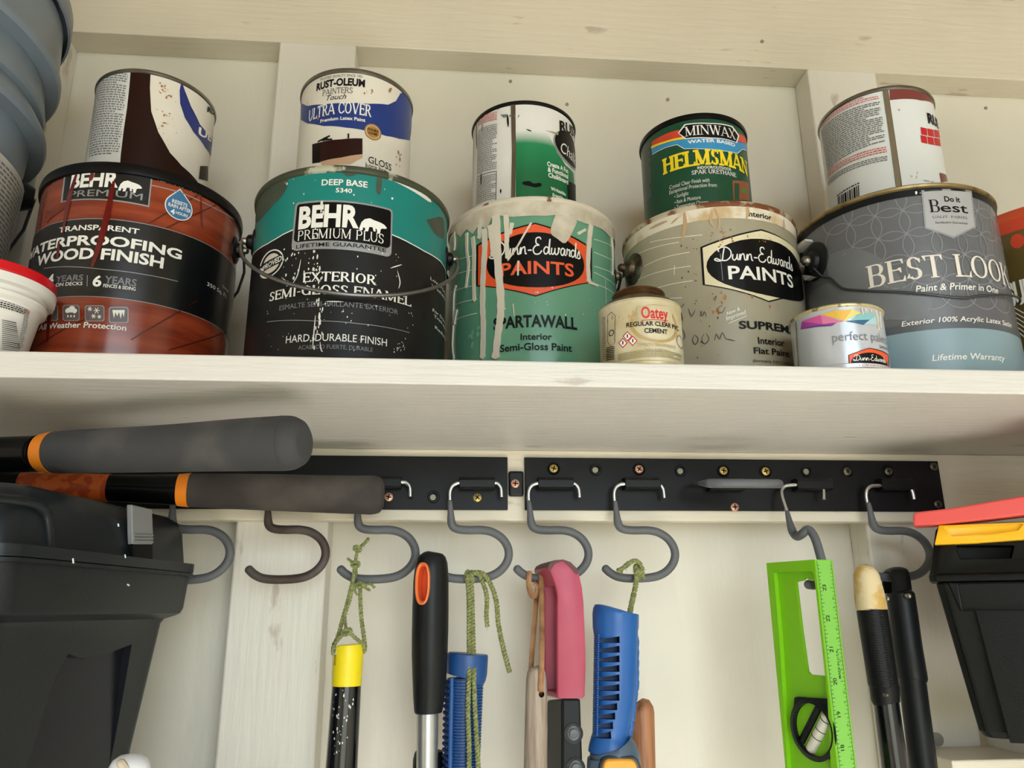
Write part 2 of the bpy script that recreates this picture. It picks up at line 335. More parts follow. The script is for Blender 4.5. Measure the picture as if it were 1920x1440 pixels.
class Can:
    def __init__(s, name, x, y, R, z0, z1, label, cat='paint can', group=None):
        s.x, s.y, s.R, s.z0, s.z1 = x, y, R, z0, z1
        s.t = thing(name, (x, y, z0), label, cat, group)
        c = Vector((x, y)); s.fc = -c.normalized(); s.rt = Vector((-s.fc.y, s.fc.x)); s.layers = {}; s.boxes = {}; s.group_key = None; s.toprim = .0048; s.z = None
        s.q = lambda a, b: (a, b)
    def hit(s, a, b):
        px = s.q(a, b); d = ray(px); dx, dy = d.x, d.y; A = dx*dx+dy*dy; B = dx*s.x+dy*s.y; Cc = s.x**2+s.y**2-s.R**2
        D = B*B-A*Cc; t = (B-math.sqrt(D))/A if D > 0 else B/A
        vx, vy = dx*t-s.x, dy*t-s.y; v = Vector((vx, vy))
        return (s.R*math.atan2(v.dot(s.rt), v.dot(s.fc)), d.z*t)
    def pt(s, sv, h, off): 
        a = sv/s.R; r = s.R+off; v = s.fc*math.cos(a)*r+s.rt*math.sin(a)*r
        return Vector((s.x+v.x, s.y+v.y, h))
    def layer_for(s, part, bx_):
        if part in ('label', 'paint_speck', 'rust_stain', 'fine_print', 'paint_coat', 'torn_paper') or part.startswith('='): return s.layers.setdefault((part.lstrip('='), 0), MB())
        g_ = .0012 if part == 'logo_badge' else .0002
        if s.group_key: return s.layers.setdefault((part, s.group_key), MB())
        hit = [k for k in s.boxes if k[0] == part and not (bx_[0] > s.boxes[k][1]+g_ or bx_[1] < s.boxes[k][0]-g_ or bx_[2] > s.boxes[k][3]+g_ or bx_[3] < s.boxes[k][2]-g_)] if part in ('logo_badge', 'seam') else []
        if hit: k = hit[0]; o_ = s.boxes[k]; s.boxes[k] = (min(o_[0], bx_[0]), max(o_[1], bx_[1]), min(o_[2], bx_[2]), max(o_[3], bx_[3]))
        else: k = (part, 'n%d' % len(s.boxes)); s.boxes[k] = bx_
        return s.layers.setdefault(k, MB())
    def wrap(s, part, vs, fs, m, layer, lift=0.0):
        bm = bmesh.new(); bv = [bm.verts.new((v[0], v[1], 0)) for v in vs]
        for f in fs:
            try: bm.faces.new([bv[i] for i in f])
            except Exception: pass
        xs = [v[0] for v in vs]; lo, hi = min(xs), max(xs); st = s.R*math.radians(5)
        k = math.ceil(lo/st)
        if hi-lo > st*.9:
            while k*st < hi:
                bmesh.ops.bisect_plane(bm, geom=bm.verts[:]+bm.edges[:]+bm.faces[:], plane_co=(k*st, 0, 0), plane_no=(1, 0, 0)); k += 1
        if part not in ('torn_paper',):
            for hc, nz in ((s.z0+.0008, -1), (s.z1-s.toprim, 1)):
                bmesh.ops.bisect_plane(bm, geom=bm.verts[:]+bm.edges[:]+bm.faces[:], plane_co=(0, hc, 0), plane_no=(0, nz, 0), clear_outer=True)
            if not bm.faces: bm.free(); return
        for f in bm.faces: f.normal_update()
        off = .00025+layer*.00009+lift
        bm.verts.index_update(); bx_ = (min(v.co.x for v in bm.verts), max(v.co.x for v in bm.verts), min(v.co.y for v in bm.verts), max(v.co.y for v in bm.verts)); mb = s.layer_for(part, bx_)
        V = [s.pt(v.co.x, v.co.y, off) for v in bm.verts]
        Fs = [tuple(v.index for v in f.verts) if f.normal.z > 0 else tuple(v.index for v in reversed(f.verts)) for f in bm.faces]
        if lift:   # raised paint: give it side walls
            base = len(V); V2 = [s.pt(v.co.x, v.co.y, -.0002) for v in bm.verts]; sides = []
            for e in bm.edges:
                if len(e.link_faces) == 1: a, b = e.verts[0].index, e.verts[1].index; sides.append((a, b, b+base, a+base))
            V = V+V2; Fs = Fs+sides
        mb.add(V, Fs, m); bm.free()
    def poly(s, part, pts, m, layer, raw=False, sm=0, lift=0.0):
        P = [p if raw else s.hit(*p) for p in pts]
        if sm:
            L = [Vector((a, b, 0)) for a, b in P]; L = spline(L+[L[0]], sm)[:-1]; P = [(v.x, v.y) for v in L]
        s.wrap(part, P, [tuple(range(len(P)))], m, layer, lift)
    def band(s, part, h0, h1, m, layer, s0=None, s1=None):
        a = s.R*PI*.98 if s0 is None else 0; s0 = -a if s0 is None else s0; s1 = a if s1 is None else s1
        s.wrap(part, [(s0, h0), (s1, h0), (s1, h1), (s0, h1)], [(0,1,2,3)], m, layer)
    def ell(s, part, c, r, m, layer, n=36, inner=None):
        cy = s.hit(*c)[1]; _l, _r2 = s.hit(c[0]-r[0], c[1])[0], s.hit(c[0]+r[0], c[1])[0]; cx, ex = (_l+_r2)/2, (_r2-_l)/2; ey = abs(s.hit(c[0], c[1]-r[1])[1]-s.hit(c[0], c[1]+r[1])[1])/2
        P = [(cx+ex*math.cos(2*PI*k/n), cy+ey*math.sin(2*PI*k/n)) for k in range(n)]
        if inner:
            Q = [(cx+ex*inner*math.cos(2*PI*k/n), cy+ey*inner*math.sin(2*PI*k/n)) for k in range(n)]
            s.wrap(part, P+Q, [(k, (k+1)%n, (k+1)%n+n, k+n) for k in range(n)], m, layer)
        else: s.wrap(part, P, [tuple(range(n))], m, layer)
    def line(s, part, pts, wpx, m, layer, sm=0, lift=0.0, raw=False, taper=False):
        P = [p if raw else s.hit(*p) for p in pts]
        if raw: wd = wpx
        else:
            a = s.hit(*pts[0]); b = s.hit(pts[0][0], pts[0][1]+wpx); wd = abs(a[1]-b[1])
        v, f = stroke2(P, wd, max(sm, 8) if lift and part == 'paint_drip' else sm, taper, bool(lift) and part == 'paint_drip' and not taper); s.wrap(part, v, f, m, layer, lift)
    def text(s, txt, pl, pr, top, m, layer=4, style='sans', fit=None, shear=0, bold=.0, part='lettering', level=True):
        a = s.hit(*pl); b = s.hit(*pr); t = s.hit(*top); wa, wb = max(.12, math.cos(a[0]/s.R)), max(.12, math.cos(b[0]/s.R)); h0 = (a[1]*wa+b[1]*wb)/(wa+wb)
        gen = {'sans': lambda x: glyph_mesh(x, bold), 'serif': lambda x: serif_mesh(x), 'slab': lambda x: serif_mesh(x, .24, .12, .13, .38), 'lite': lambda x: serif_mesh(x, .11, .06, .03, .2), 'flare': lambda x: serif_mesh(x, .17, .10, .04, .22)}[style]
        vs, fs = gen(txt); ref = vs if fit is None else gen(fit)[0]
        x0 = min(v[0] for v in ref); x1 = max(v[0] for v in ref); cap = {'sans': .70}.get(style, 1.0)
        sx = (b[0]-a[0])/(x1-x0); sy = abs(t[1]-a[1])/cap; slope = 0 if level else (b[1]-a[1])/(b[0]-a[0]); hb = h0 if level else a[1]
        out = [(a[0]+(x-x0+shear*y)*sx, hb+y*sy+slope*(x-x0)*sx) for x, y in vs]
        s.wrap(part, out, fs, m, layer)
    def script(s, pl, pr, top, m, layer=4, w=.09):
        a = s.hit(*pl); b = s.hit(*pr); t = s.hit(*top); h0 = (a[1]+b[1])/2; vs, fs = script_mesh(w)
        sx = (b[0]-a[0])/6.85; sy = (t[1]-a[1])/1.05
        s.wrap('lettering', [(a[0]+(x+.33)*sx, h0+y*sy) for x, y in vs], fs, m, layer)
    def bear(s, bl, w, h, m, layer=4):
        a = s.hit(*bl); b = s.hit(bl[0]+w, bl[1]); t = s.hit(bl[0]+w/2, bl[1]-h); sx = b[0]-a[0]; sy = abs(t[1]-s.hit(bl[0]+w/2, bl[1])[1])
        s.wrap('logo_badge', [(a[0]+x*sx, a[1]+y*sy) for x, y in BEAR], [tuple(range(len(BEAR)))], m, layer)
    def fine(s, quad, rows, m, layer=3, dens=.8, wd=.5, part='fine_print', longword=6):
        """rows of tiny print between four pixel corners (tl, tr, br, bl)"""
        tl, tr, br, bl = [s.hit(*p) for p in quad]; vs = []; fs = []
        for i in range(rows):
            t = (i+.5)/rows; L = (tl[0]+(bl[0]-tl[0])*t, tl[1]+(bl[1]-tl[1])*t); Rr = (tr[0]+(br[0]-tr[0])*t, tr[1]+(br[1]-tr[1])*t)
            hh = abs(tl[1]-bl[1])/rows*wd/2; x = 0; tot = abs(Rr[0]-L[0]); end = tot*random.choice([1, 1, .97, .99, dens])
            while x < end:
                wl = random.uniform(.25, 1)*longword*hh; x2 = min(x+wl, end)
                c = [(x, -hh), (x2, -hh), (x2, hh), (x, hh)]
                o = len(vs)
                for u, dv in c: vs.append((L[0]+u, L[1]+(Rr[1]-L[1])*u/max(tot, 1e-6)+dv))
                fs.append((o, o+1, o+2, o+3)); x = x2+hh*1.3
        s.wrap(part, vs, fs, m, layer)
    def specks(s, part, region, n, m, layer=5, r=(.0003, .0012), ecc=1.6, lift=0.0):
        (x0, y0), (x1, y1) = region; part = {'paint_drip': 'paint_speck', 'rust_streak': 'rust_stain'}.get(part, part)
        for _ in range(n):
            c = s.hit(random.uniform(x0, x1), random.uniform(y0, y1)); rr = random.uniform(*r); k = random.randint(5, 8); ph = random.random()*6
            P = [(c[0]+rr*random.uniform(.6, 1.1)*math.cos(ph+2*PI*i/k), c[1]+rr*ecc*random.uniform(.6, 1.1)*math.sin(ph+2*PI*i/k)) for i in range(k)]
            s.wrap(part, P, [tuple(range(k))], m, layer, lift)
    def finish(s):
        par = {}
        for (k, i), mb in s.layers.items():
            if k == 'label': par['label'] = link('label', mb, s.t)
        for (k, i), mb in s.layers.items():
            if k == 'label': continue
            o = link(k, mb, par.get('label') if (k in ('lettering', 'fine_print', 'logo_badge') and 'label' in par) else s.t)
            if k in ('paint_speck', 'rust_stain', 'fine_print'): o['kind'] = 'stuff'
    # ---- bodies
    def body(s, m, rim, lidm, rim_h=.005, rim_r=.0018, lip=None, seam=None):
        R, H = s.R, s.z1-s.z0; c = (s.x, s.y, s.z0)
        mb = MB(); lathe(mb, c, [(0, .001), (R-.004, .001), (R-.002, 0), (R+.0006, 0), (R+.0008, .0028), (R, .0036), (R, H-rim_h)], m); link('body', mb, s.t)
        mb = MB(); lathe(mb, c, [(R-.0005, H-rim_h-.0012), (R+rim_r*.8, H-rim_h), (R+rim_r, H-rim_h*.5), (R+rim_r*.7, H-.0008), (R, H), (R-.0015, H-.0006), (R-.002, H-.004), (R-.012, H-.0042), (R-.0125, H-.002), (R-.0135, H-.002), (R-.014, H-.006)], rim); link('rim', mb, s.t)
        mb = MB(); lathe(mb, c, [(R-.0135, H-.0055), (R-.02, H-.0058), (R-.021, H-.0045), (R-.03, H-.0045), (0, H-.0045)], lidm); link('lid', mb, s.t)
    def ear(s, px, m, m2, r=.011, proud=.005, hang=None):
        a, h = px; p0 = s.pt(a, h, -.001); n = (s.pt(a, h, .01)-s.pt(a, h, 0)).normalized(); mb = MB()
        prof = [(r, 0), (r, proud*.35), (r*.82, proud*.6), (r*.55, proud*.7), (r*.5, proud*1.5), (r*.3, proud*1.9)]
        P = [p0+n*z for _, z in prof]; tube(mb, P, lambda t: prof[min(len(prof)-1, int(round(t*(len(prof)-1))))][0], m, 24)
        o = link('ear', mb, s.t); mb = MB(); tube(mb, [p0+n*proud*1.5, p0+n*proud*2.4], r*.26, m2, 14, round_end=True); link('ear_pin', mb, o)
        return p0+n*proud*1.9

m_white = mat('label_white', (226, 224, 220), .32, var=.05, scale=40)
m_txtw = mat('print_white', (232, 230, 224), .4)
m_txtk = mat('print_black', (22, 22, 24), .4)
m_txtg = mat('print_grey', (120, 120, 124), .4)
m_silver = mat('print_silver', (150, 150, 152), .35, .25)
m_orange = mat('print_orange', (226, 84, 36), .4)
m_red = mat('print_red', (196, 26, 34), .4)
m_blackgloss = mat('black_plastic_gloss', (20, 20, 22), .3)
m_blackpl = mat('black_plastic', (30, 31, 33), .42)
m_steel = mat('can_steel', (150, 148, 138), .28, .9, var=.25, scale=50)
m_wire = mat('bail_wire', (120, 120, 118), .35, .85)
m_rustrim = mat('rusty_rim', (196, 184, 160), .5, .2, col2=(116, 66, 34), thr=(.44, .54), scale=60)
m_rust = mat('rust_stain', (176, 120, 66), .7, var=.3, scale=120)
m_rustd = mat('rust_dark', (98, 62, 36), .7)
m_drip = mat('beige_paint_drip', (214, 204, 188), .35, var=.06, scale=50)
m_speck = mat('paint_speck', (216, 214, 206), .5)
BS = SHELF_Z
gal = 'large gallon cans standing on the shelf'; qrt = 'small quart cans stacked on the large cans'

# ---- gallon 1: redwood stain
g = Can('paint_can', -.2865, .6898, .0843, BS, .3622, 'brown-red stain gallon can with black band, dark drips, leftmost gallon on the shelf', group=gal)
g.q = lambda a, b: (a/2.056, b/2.056)
m_rw = mat('redwood_print', (150, 64, 36), .2, col2=(112, 38, 20), thr=(.35, .65), scale=14, stretch=(1, 1, 7), coat=.3)
g.body(m_rw, m_blackgloss, m_blackgloss, .010, .0028)
m_k = mat('label_black', (24, 24, 26), .3, coat=.2); m_line = mat('plank_gap_print', (86, 26, 14), .3); m_rdr = mat('dark_red_drip', (96, 12, 14), .15, coat=.5)
h1 = g.hit(500, 855)[1]; h0 = g.hit(500, 1155)[1]
g.band('label', h0, h1, m_k, 1); g.band('label', h1, h1+.0006, m_silver, 1); g.band('label', h0-.0006, h0, m_silver, 1)
for a in [((575,862),(870,690)),((640,880),(890,760)),((505,1310),(760,1160)),((180,860),(255,800)),((585,665),(930,930)),((140,1340),(330,1230)),((650,1350),(880,1270))]: g.line('label', a, 5, m_line, 1)
g.line('label', [(583,715),(700,745),(830,805),(925,880)], 4, m_silver, 2, 3)
m_sh = mat('redwood_header', (138, 44, 30), .25, coat=.3)
g.poly('logo_badge', [(252,648),(590,660),(575,800),(236,782)], m_silver, 2); g.poly('logo_badge', [(258,652),(584,664),(570,793),(243,776)], m_k, 3)
g.text('BEHR', (272,722),(455,727),(272,668), m_txtw, 4, bold=.035); g.bear((457,738), 90, 46, m_txtw, 4)
g.text('PREMIUM', (268,766),(548,773),(270,741), m_silver, 4)
g.text('REDWOOD No. 502', (608,700),(775,752),(608,686), m_txtw, 4, bold=.01); g.text('AEROSOL', (172,700),(222,690),(172,686), m_txtw, 4)
m_blue = mat('drop_blue', (58, 112, 158), .3)
for k, (mm, r) in enumerate(((m_txtw, 1.0), (m_blue, .93))):
    cx, cy = g.hit(690, 800); rr = .0118*r; P = [(cx+rr*math.sin(t), cy-rr*math.cos(t)) for t in [math.radians(x) for x in range(-130, 131, 13)]]+[(cx-.001, cy+.0175*r)]
    g.poly('logo_badge', P, mm, 2+k, raw=True)
g.text('RESISTS', (662,782),(720,800),(662,768), m_txtw, 5, bold=.02); g.text('RAIN AFTER', (647,800),(735,818),(647,786), m_txtw, 5, bold=.02); g.text('4', (655,826),(672,826),(655,806), m_txtw, 5, bold=.03); g.text('HOURS', (676,829),(722,836),(676,818), m_txtw, 5, bold=.02)
g.text('TRANSPARENT', (230,893),(535,908),(230,874), m_txtw, 4, bold=.02)
g.text('WATERPROOFING', (118,978),(697,1008),(118,942), m_txtw, 4, bold=.03); g.text('WOOD FINISH', (145,1020),(627,1040),(145,984), m_txtw, 4, bold=.03)
g.line('lettering', [(172,1036),(400,1040),(560,1060),(685,1086)], 2.5, m_silver, 4)
g.text('4', (178,1100),(206,1100),(178,1062), m_txtw, 4, bold=.03); g.text('YEARS', (217,1084),(320,1086),(217,1062), m_txtg, 4, bold=.02); g.text('ON DECKS', (217,1102),(318,1104),(217,1089), m_txtw, 4, bold=.01)
g.line('lettering', [(338,1062),(337,1105)], 2.5, m_silver, 4)
g.text('6', (356,1104),(390,1104),(356,1064), m_txtw, 4, bold=.03); g.text('YEARS', (402,1096),(525,1102),(402,1068), m_txtg, 4, bold=.02); g.text('FENCES & SIDING', (398,1110),(522,1120),(398,1097), m_txtw, 4, bold=.01)
m_ico = mat('icon_grey', (96, 84, 82), .35)
for i, (a, b) in enumerate([(158,226),(243,308),(328,403),(420,495)]):
    yy = [1176, 1176, 1178, 1184][i]; hgt = 62
    for mm, e, ly in ((m_silver, 0, 2), (m_ico, 3, 3)): g.poly('logo_badge', [(a+e+6,yy+e),(b-e-6,yy+e),(b-e,yy+e+6),(b-e,yy+hgt-e-6),(b-e-6,yy+hgt-e),(a+e+6,yy+hgt-e),(a+e,yy+hgt-e-6),(a+e,yy+e+6)], mm, ly)
    cx = (a+b)/2
    if i == 1:
        for dx, dy, r in ((-12,22,10),(2,17,13),(14,24,9)): g.ell('logo_badge', (cx+dx,yy+dy), (r,r), m_txtw, 4, 14)
        for dx in (-12, 0, 12): g.ell('logo_badge', (cx+dx,yy+44), (3,5), m_txtw, 4, 8)
    elif i == 2:
        for dx, dy, r in ((-18,14,9),(8,20,12),(-4,42,9),(18,44,8)):
            for an in (0, 60, 120): g.line('logo_badge', [(cx+dx-r*math.cos(math.radians(an)), yy+dy-r*math.sin(math.radians(an))),(cx+dx+r*math.cos(math.radians(an)), yy+dy+r*math.sin(math.radians(an)))], 2.5, m_txtw, 4)
    elif i == 3:
        g.poly('logo_badge', [(cx-24,yy+12),(cx+24,yy+12),(cx+20,yy+40),(cx+14,yy+20),(cx+8,yy+46),(cx+2,yy+20),(cx-6,yy+36),(cx-12,yy+20),(cx-18,yy+44)], m_txtw, 4)
    else: g.ell('logo_badge', (cx,yy+30), (16,16), m_txtw, 4, 16)
g.text('All Weather Protection', (152,1268),(485,1281),(152,1247), m_txtw, 4, bold=.015)
g.text('Coverage', (855,1112),(878,1122),(855,1100), m_txtw, 4); g.text('350 Sq. Ft.', (795,1108),(872,1140),(795,1093), m_txtw, 4)
for p, wd in [([(300,665),(280,730),(262,800),(245,900)], 18), ([(440,700),(425,780),(405,870),(380,960),(357,1030)], 22), ([(180,730),(160,820),(150,900)], 12), ([(360,665),(350,700)], 16), ([(230,930),(225,1000)], 14), ([(210,1090),(196,1200),(184,1320)], 16), ([(772,750),(776,850),(780,880)], 6)]:
    g.line('paint_drip', p, wd, m_rdr, 7, 4, taper=True)
e1 = g.ear(g.hit(908,965), m_blackgloss, m_steel, .013, .0045)
B = Vector((g.x, g.y, e1.z)); d = e1-B; P = []
for k in range(13):
    a = PI*k/12; side = d*math.cos(a); back = Vector((-d.y, d.x, 0)).normalized()*.094*math.sin(a); back = back if back.y > 0 else -back
    P.append(B+side+back+Vector((0,0,-.045*math.sin(a))))
mb = MB(); tube(mb, P, .0013, m_wire, 10); link('handle', mb, g.t)
g.finish()

# ---- gallon 2: teal and black enamel
g = Can('paint_can', -.0876, .6506, .0839, BS, .3440, 'teal over black enamel gallon can with a wire handle hanging across its front', group=gal)
g.q = lambda a, b: (440+a/2.4, 100+b/2.4)
m_bk2 = mat('enamel_label_black', (30, 30, 32), .42, col2=(44, 43, 42), thr=(.4, .75), scale=25)
m_teal = mat('label_teal', (8, 124, 118), .35, var=.12, scale=14)
m_worn = mat('worn_grey_green', (70, 78, 64), .6, var=.3, scale=90)
m_dirtyrim = mat('dirty_green_rim', (72, 76, 58), .45, .3, col2=(190, 188, 165), thr=(.35, .40), scale=45)
g.body(m_bk2, m_dirtyrim, m_worn, .006, .0026)
top = g.z1-.006
bl = [(20,990),(75,930),(150,858),(260,797),(380,775),(480,770),(600,785),(710,818),(850,890),(945,972)]
Hb = [g.hit(*p) for p in bl]; Hb[0] = (Hb[1][0]-.02, Hb[1][1]-.012); Hb.append((Hb[-1][0]+.03, Hb[-1][1]-.02))
g.poly('label', Hb+[(Hb[-1][0], top), (Hb[0][0], top)], m_teal, 1, raw=True)
g.line('label', [(a, b) for a, b in Hb], .0009, m_txtw, 2, 3, raw=True)
for P in ([(100,640),(200,560),(240,570),(230,620),(180,680),(110,760),(96,740)], [(860,750),(935,740),(940,830),(900,815)], [(480,512),(550,520),(548,548),(500,552)], [(640,560),(662,566),(655,636),(636,620)]): g.poly('paint_drip', P, m_worn, 3, sm=3)
for P in ([(295,530),(360,520),(440,522),(440,534),(330,542),(296,546)], [(440,520),(520,512),(700,548),(800,600),(880,660),(870,668),(780,610),(640,548),(540,528)]): g.poly('paint_drip', P, m_speck, 3, sm=2)
g.text('DEEP BASE', (392,596),(597,606),(392,570), m_txtw, 4, bold=.02); g.text('5340', (455,627),(528,630),(455,608), m_txtw, 4, bold=.02)
def rrect(pts, r):   # rounded quad in pixels
    out = []; n = len(pts)
    for i in range(n):
        p = Vector(pts[i]); a = Vector(pts[i-1]); b = Vector(pts[(i+1) % n])
        for t in (0, .3, .7, 1):
            q1 = p+(a-p).normalized()*r*(1-t); q2 = p+(b-p).normalized()*r*t; out.append(tuple(p+((a-p).normalized()*(1-t)**2+(b-p).normalized()*t**2)*r))
    return out
g.poly('logo_badge', rrect([(275,670),(711,700),(704,917),(256,888)], 22), m_silver, 2)
g.poly('logo_badge', rrect([(284,678),(703,706),(699,878),(266,850)], 18), mat('badge_black', (12, 12, 13), .3), 3)
g.text('BEHR', (288,782),(558,792),(288,690), m_txtw, 4, bold=.04); g.bear((562,800), 122, 64, m_txtw, 4)
g.text('PREMIUM PLUS', (285,842),(668,862),(285,799), m_txtw, 4, 'lite'); g.text('LIFETIME GUARANTEE', (278,881),(680,897),(278,864), m_txtk, 4, bold=.01)
g.ell('logo_badge', (168,945), (52,60), m_txtw, 2); g.ell('logo_badge', (168,945), (46,54), m_bk2, 3); g.ell('logo_badge', (168,945), (36,42), m_drip, 4)
g.poly('logo_badge', [(112,965),(216,905),(218,940),(114,1000)], m_bk2, 5); g.text('IMPROVED', (116,995),(214,934),(116,973), m_txtw, 6, bold=.02, level=False)
g.text('EXTERIOR', (308,1032),(638,1046),(308,989), m_txtw, 4, 'flare'); g.text('SEMI-GLOSS ENAMEL', (158,1107),(792,1152),(158,1067), m_txtw, 4, 'flare')
g.text('ESMALTE SEMI-BRILLANTE EXTERIOR', (203,1156),(733,1180),(203,1134), m_txtg, 4)
g.line('lettering', [(148,1210),(350,1205),(560,1218),(785,1258)], 2.5, m_silver, 4)
g.text('HARD, DURABLE FINISH', (232,1306),(683,1320),(232,1273), m_txtw, 4); g.text('ACABADO FUERTE, DURABLE', (287,1335),(620,1345),(287,1316), m_txtg, 4)
for i, (t_, y) in enumerate((('Low VOC', 1030), ('Washable', 1060), ('For Doors', 1170), ('Trim and', 1195), ('Radiant', 1245))): g.text(t_, (878+i*5,y),(945,y+34),(878+i*5,y-14), m_txtw, 4)
g.specks('paint_speck', ((220,880),(380,1060)), 40, m_speck, 6); g.specks('paint_speck', ((120,560),(900,680)), 14, m_speck, 6); g.specks('paint_speck', ((350,600),(400,1340)), 34, m_speck, 6, ecc=3); g.specks('paint_speck', ((150,1100),(800,1340)), 40, m_speck, 6, r=(.0002, .0006)); g.specks('paint_speck', ((715,1300),(765,1345)), 14, m_speck, 6, r=(.0003, .0007)); g.specks('paint_speck', ((480,880),(760,1040)), 14, m_speck, 6, r=(.0002, .0007))
for P in ([(215,1010),(245,1040),(235,1050)], [(300,930),(285,1000),(262,1040)], [(365,1180),(358,1260),(352,1330)], [(385,1300),(390,1335),(398,1345)], [(700,968),(750,952)], [(730,980),(742,1030),(735,1060)], [(415,1118),(490,1120)]): g.line('paint_speck', P, 5, m_speck, 6, 3, taper=True)
ea = g.hit(70,880); eb = g.hit(955,905); eh = (ea[1]+eb[1])/2
Rr = g.R; eL = g.ear((-Rr*1.42, eh), m_blackgloss, m_steel, .012, .004); eR = g.ear((Rr*1.42, eh), m_blackgloss, m_steel, .012, .004)
mid = (eL+eR)/2; low = Vector((g.x+g.fc.x*.0925, g.y+g.fc.y*.0925, 0)); low.z = at(*g.q(480,1085), low.y).z
P = []
for k in range(25):
    a = PI*k/24; p = mid+(eL-mid)*math.cos(a)*1.03+(low-mid)*math.sin(a)**.9; P.append(p)
mb = MB(); tube(mb, P, .0016, m_wire, 12); link('handle', mb, g.t)
g.finish()

# ---- gallons 3 and 4 share their badge design
def badge(g, hexp, c, r, sa, sb, st, pa, pb, ptt, mh, mp, border):
    cx = sum(p[0] for p in hexp)/6; cy = sum(p[1] for p in hexp)/6
    g.poly('logo_badge', hexp, m_txtk, 2)
    g.poly('logo_badge', [(cx+(x-cx)*border, cy+(y-cy)*border) for x, y in hexp], mh, 3)
    g.ell('logo_badge', c, r, mat('badge_black', (12,12,13), .3), 4)
    g.script(sa, sb, st, m_txtw, 5); g.text('PAINTS', pa, pb, ptt, mp, 5, bold=.02)
g = Can('paint_can', .0816, .7184, .0829, BS, .3621, 'green gallon can with orange hexagon badge and long beige paint drips', group=gal)
g.q = lambda a, b: (820+a/2.667, 160+b/2.667)
m_gr = mat('label_sage_green', (100, 156, 128), .28, var=.14, scale=9, coat=.2)
m_coat = mat('dried_beige_paint', (206, 197, 180), .5, col2=(180, 168, 148), thr=(.35, .65), scale=70, bump=.3)
g.body(m_gr, mat('paint_caked_rim', (206, 196, 178), .5, col2=(112, 60, 40), thr=(.36, .40), scale=70), m_coat, .005, .0016)
badge(g, [(197,800),(490,688),(772,815),(772,988),(492,1057),(195,1005)], (490,872), (242,138), (262,862),(714,880),(262,785), (318,950),(682,966),(318,888), m_orange, m_orange, .965)
g.text('SPARTAWALL', (282,1222),(698,1226),(282,1165), m_txtk, 4, bold=.03); g.text('Interior', (417,1272),(573,1275),(417,1241), m_txtk, 4, bold=.02); g.text('Semi-Gloss Paint', (315,1333),(672,1336),(315,1298), m_txtk, 4, bold=.02)
for y0, y1, x1 in [(770,815,880),(835,890,885),(905,950,885),(935,1000,885),(990,1045,885)]: g.line('label', [(782,y0),(835,(y0+y1)/2-6),(x1,y1)], 3, m_txtw, 1, 3)
for y0, y1 in [(850,890),(920,960),(1000,1040),(1070,1110),(1140,1190)]: g.line('label', [(70,y1),(110,(y0+y1)/2),(200,y0)], 3, m_txtw, 1, 3)
g.line('label', [(840,970),(843,1100)], 3, m_txtw, 1)
ztop = g.z1-.004; rimL = [(-g.R*1.75, ztop-.03)]
edge = [(62,760),(90,730),(120,760),(150,720),(180,745),(210,700),(250,720),(280,650),(330,655),(380,660),(450,655),(540,655),(590,650),(620,650),(680,670),(730,690),(770,700),(820,720),(860,760),(880,770)]
E_ = [g.hit(*p) for p in edge]
g.poly('paint_coat', [(-g.R*1.7, ztop), (-g.R*1.7, E_[0][1])]+E_+[(g.R*1.7, E_[-1][1]), (g.R*1.7, ztop)], m_coat, 6, raw=True)
g.poly('paint_coat', [(590,650),(690,670),(680,720),(640,790),(600,770),(565,740),(575,690)], m_coat, 6, sm=3, lift=.0004)
for p, wd in [([(85,740),(88,790),(84,830)],24), ([(150,740),(150,830),(158,900),(145,1015)],15), ([(180,760),(186,860),(184,950),(187,1082)],20), ([(236,720),(240,800),(232,950),(228,1100),(232,1200),(228,1372)],28), ([(295,650),(300,760),(306,900),(318,1050),(318,1150),(305,1250),(292,1372)],38),
              ([(270,700),(282,800),(285,860)],34), ([(345,650),(350,750),(348,800),(355,870)],24), ([(215,700),(212,770)],20), ([(470,690),(440,740),(400,810),(352,880)],9), ([(406,880),(404,955)],9), ([(765,700),(756,780),(750,900),(756,990)],26), ([(752,985),(800,1005)],14),
              ([(870,760),(876,850),(874,950)],12), ([(95,1000),(84,1060),(82,1200),(78,1300),(85,1372)],14), ([(100,1120),(92,1160),(86,1200)],16), ([(380,1095),(386,1160)],5), ([(700,745),(740,722)],14), ([(375,690),(365,750)],18)]:
    g.line('paint_drip', p, wd*.95, m_drip, 7, 4, lift=.0005)
g.specks('paint_speck', ((120,1200),(230,1370)), 16, mat('pale_green_speck', (120, 176, 144), .3), 5, r=(.0006, .002)); g.specks('paint_speck', ((330,1000),(860,1150)), 12, m_drip, 5, r=(.0003, .0009))
e = g.ear((g.R*1.36, g.hit(880,935)[1]), m_steel, m_steel, .008, .0035)
e2 = g.ear((-g.R*1.42, g.hit(60,880)[1]), m_steel, m_steel, .008, .0035)
mid = (e+e2)/2; P = [mid+(e-mid)*math.cos(PI*k/20)+Vector((-g.fc.x*.088, -g.fc.y*.088, -.04))*math.sin(PI*k/20) for k in range(21)]
mb = MB(); tube(mb, P, .0014, m_wire, 10); link('handle', mb, g.t)
g.finish()

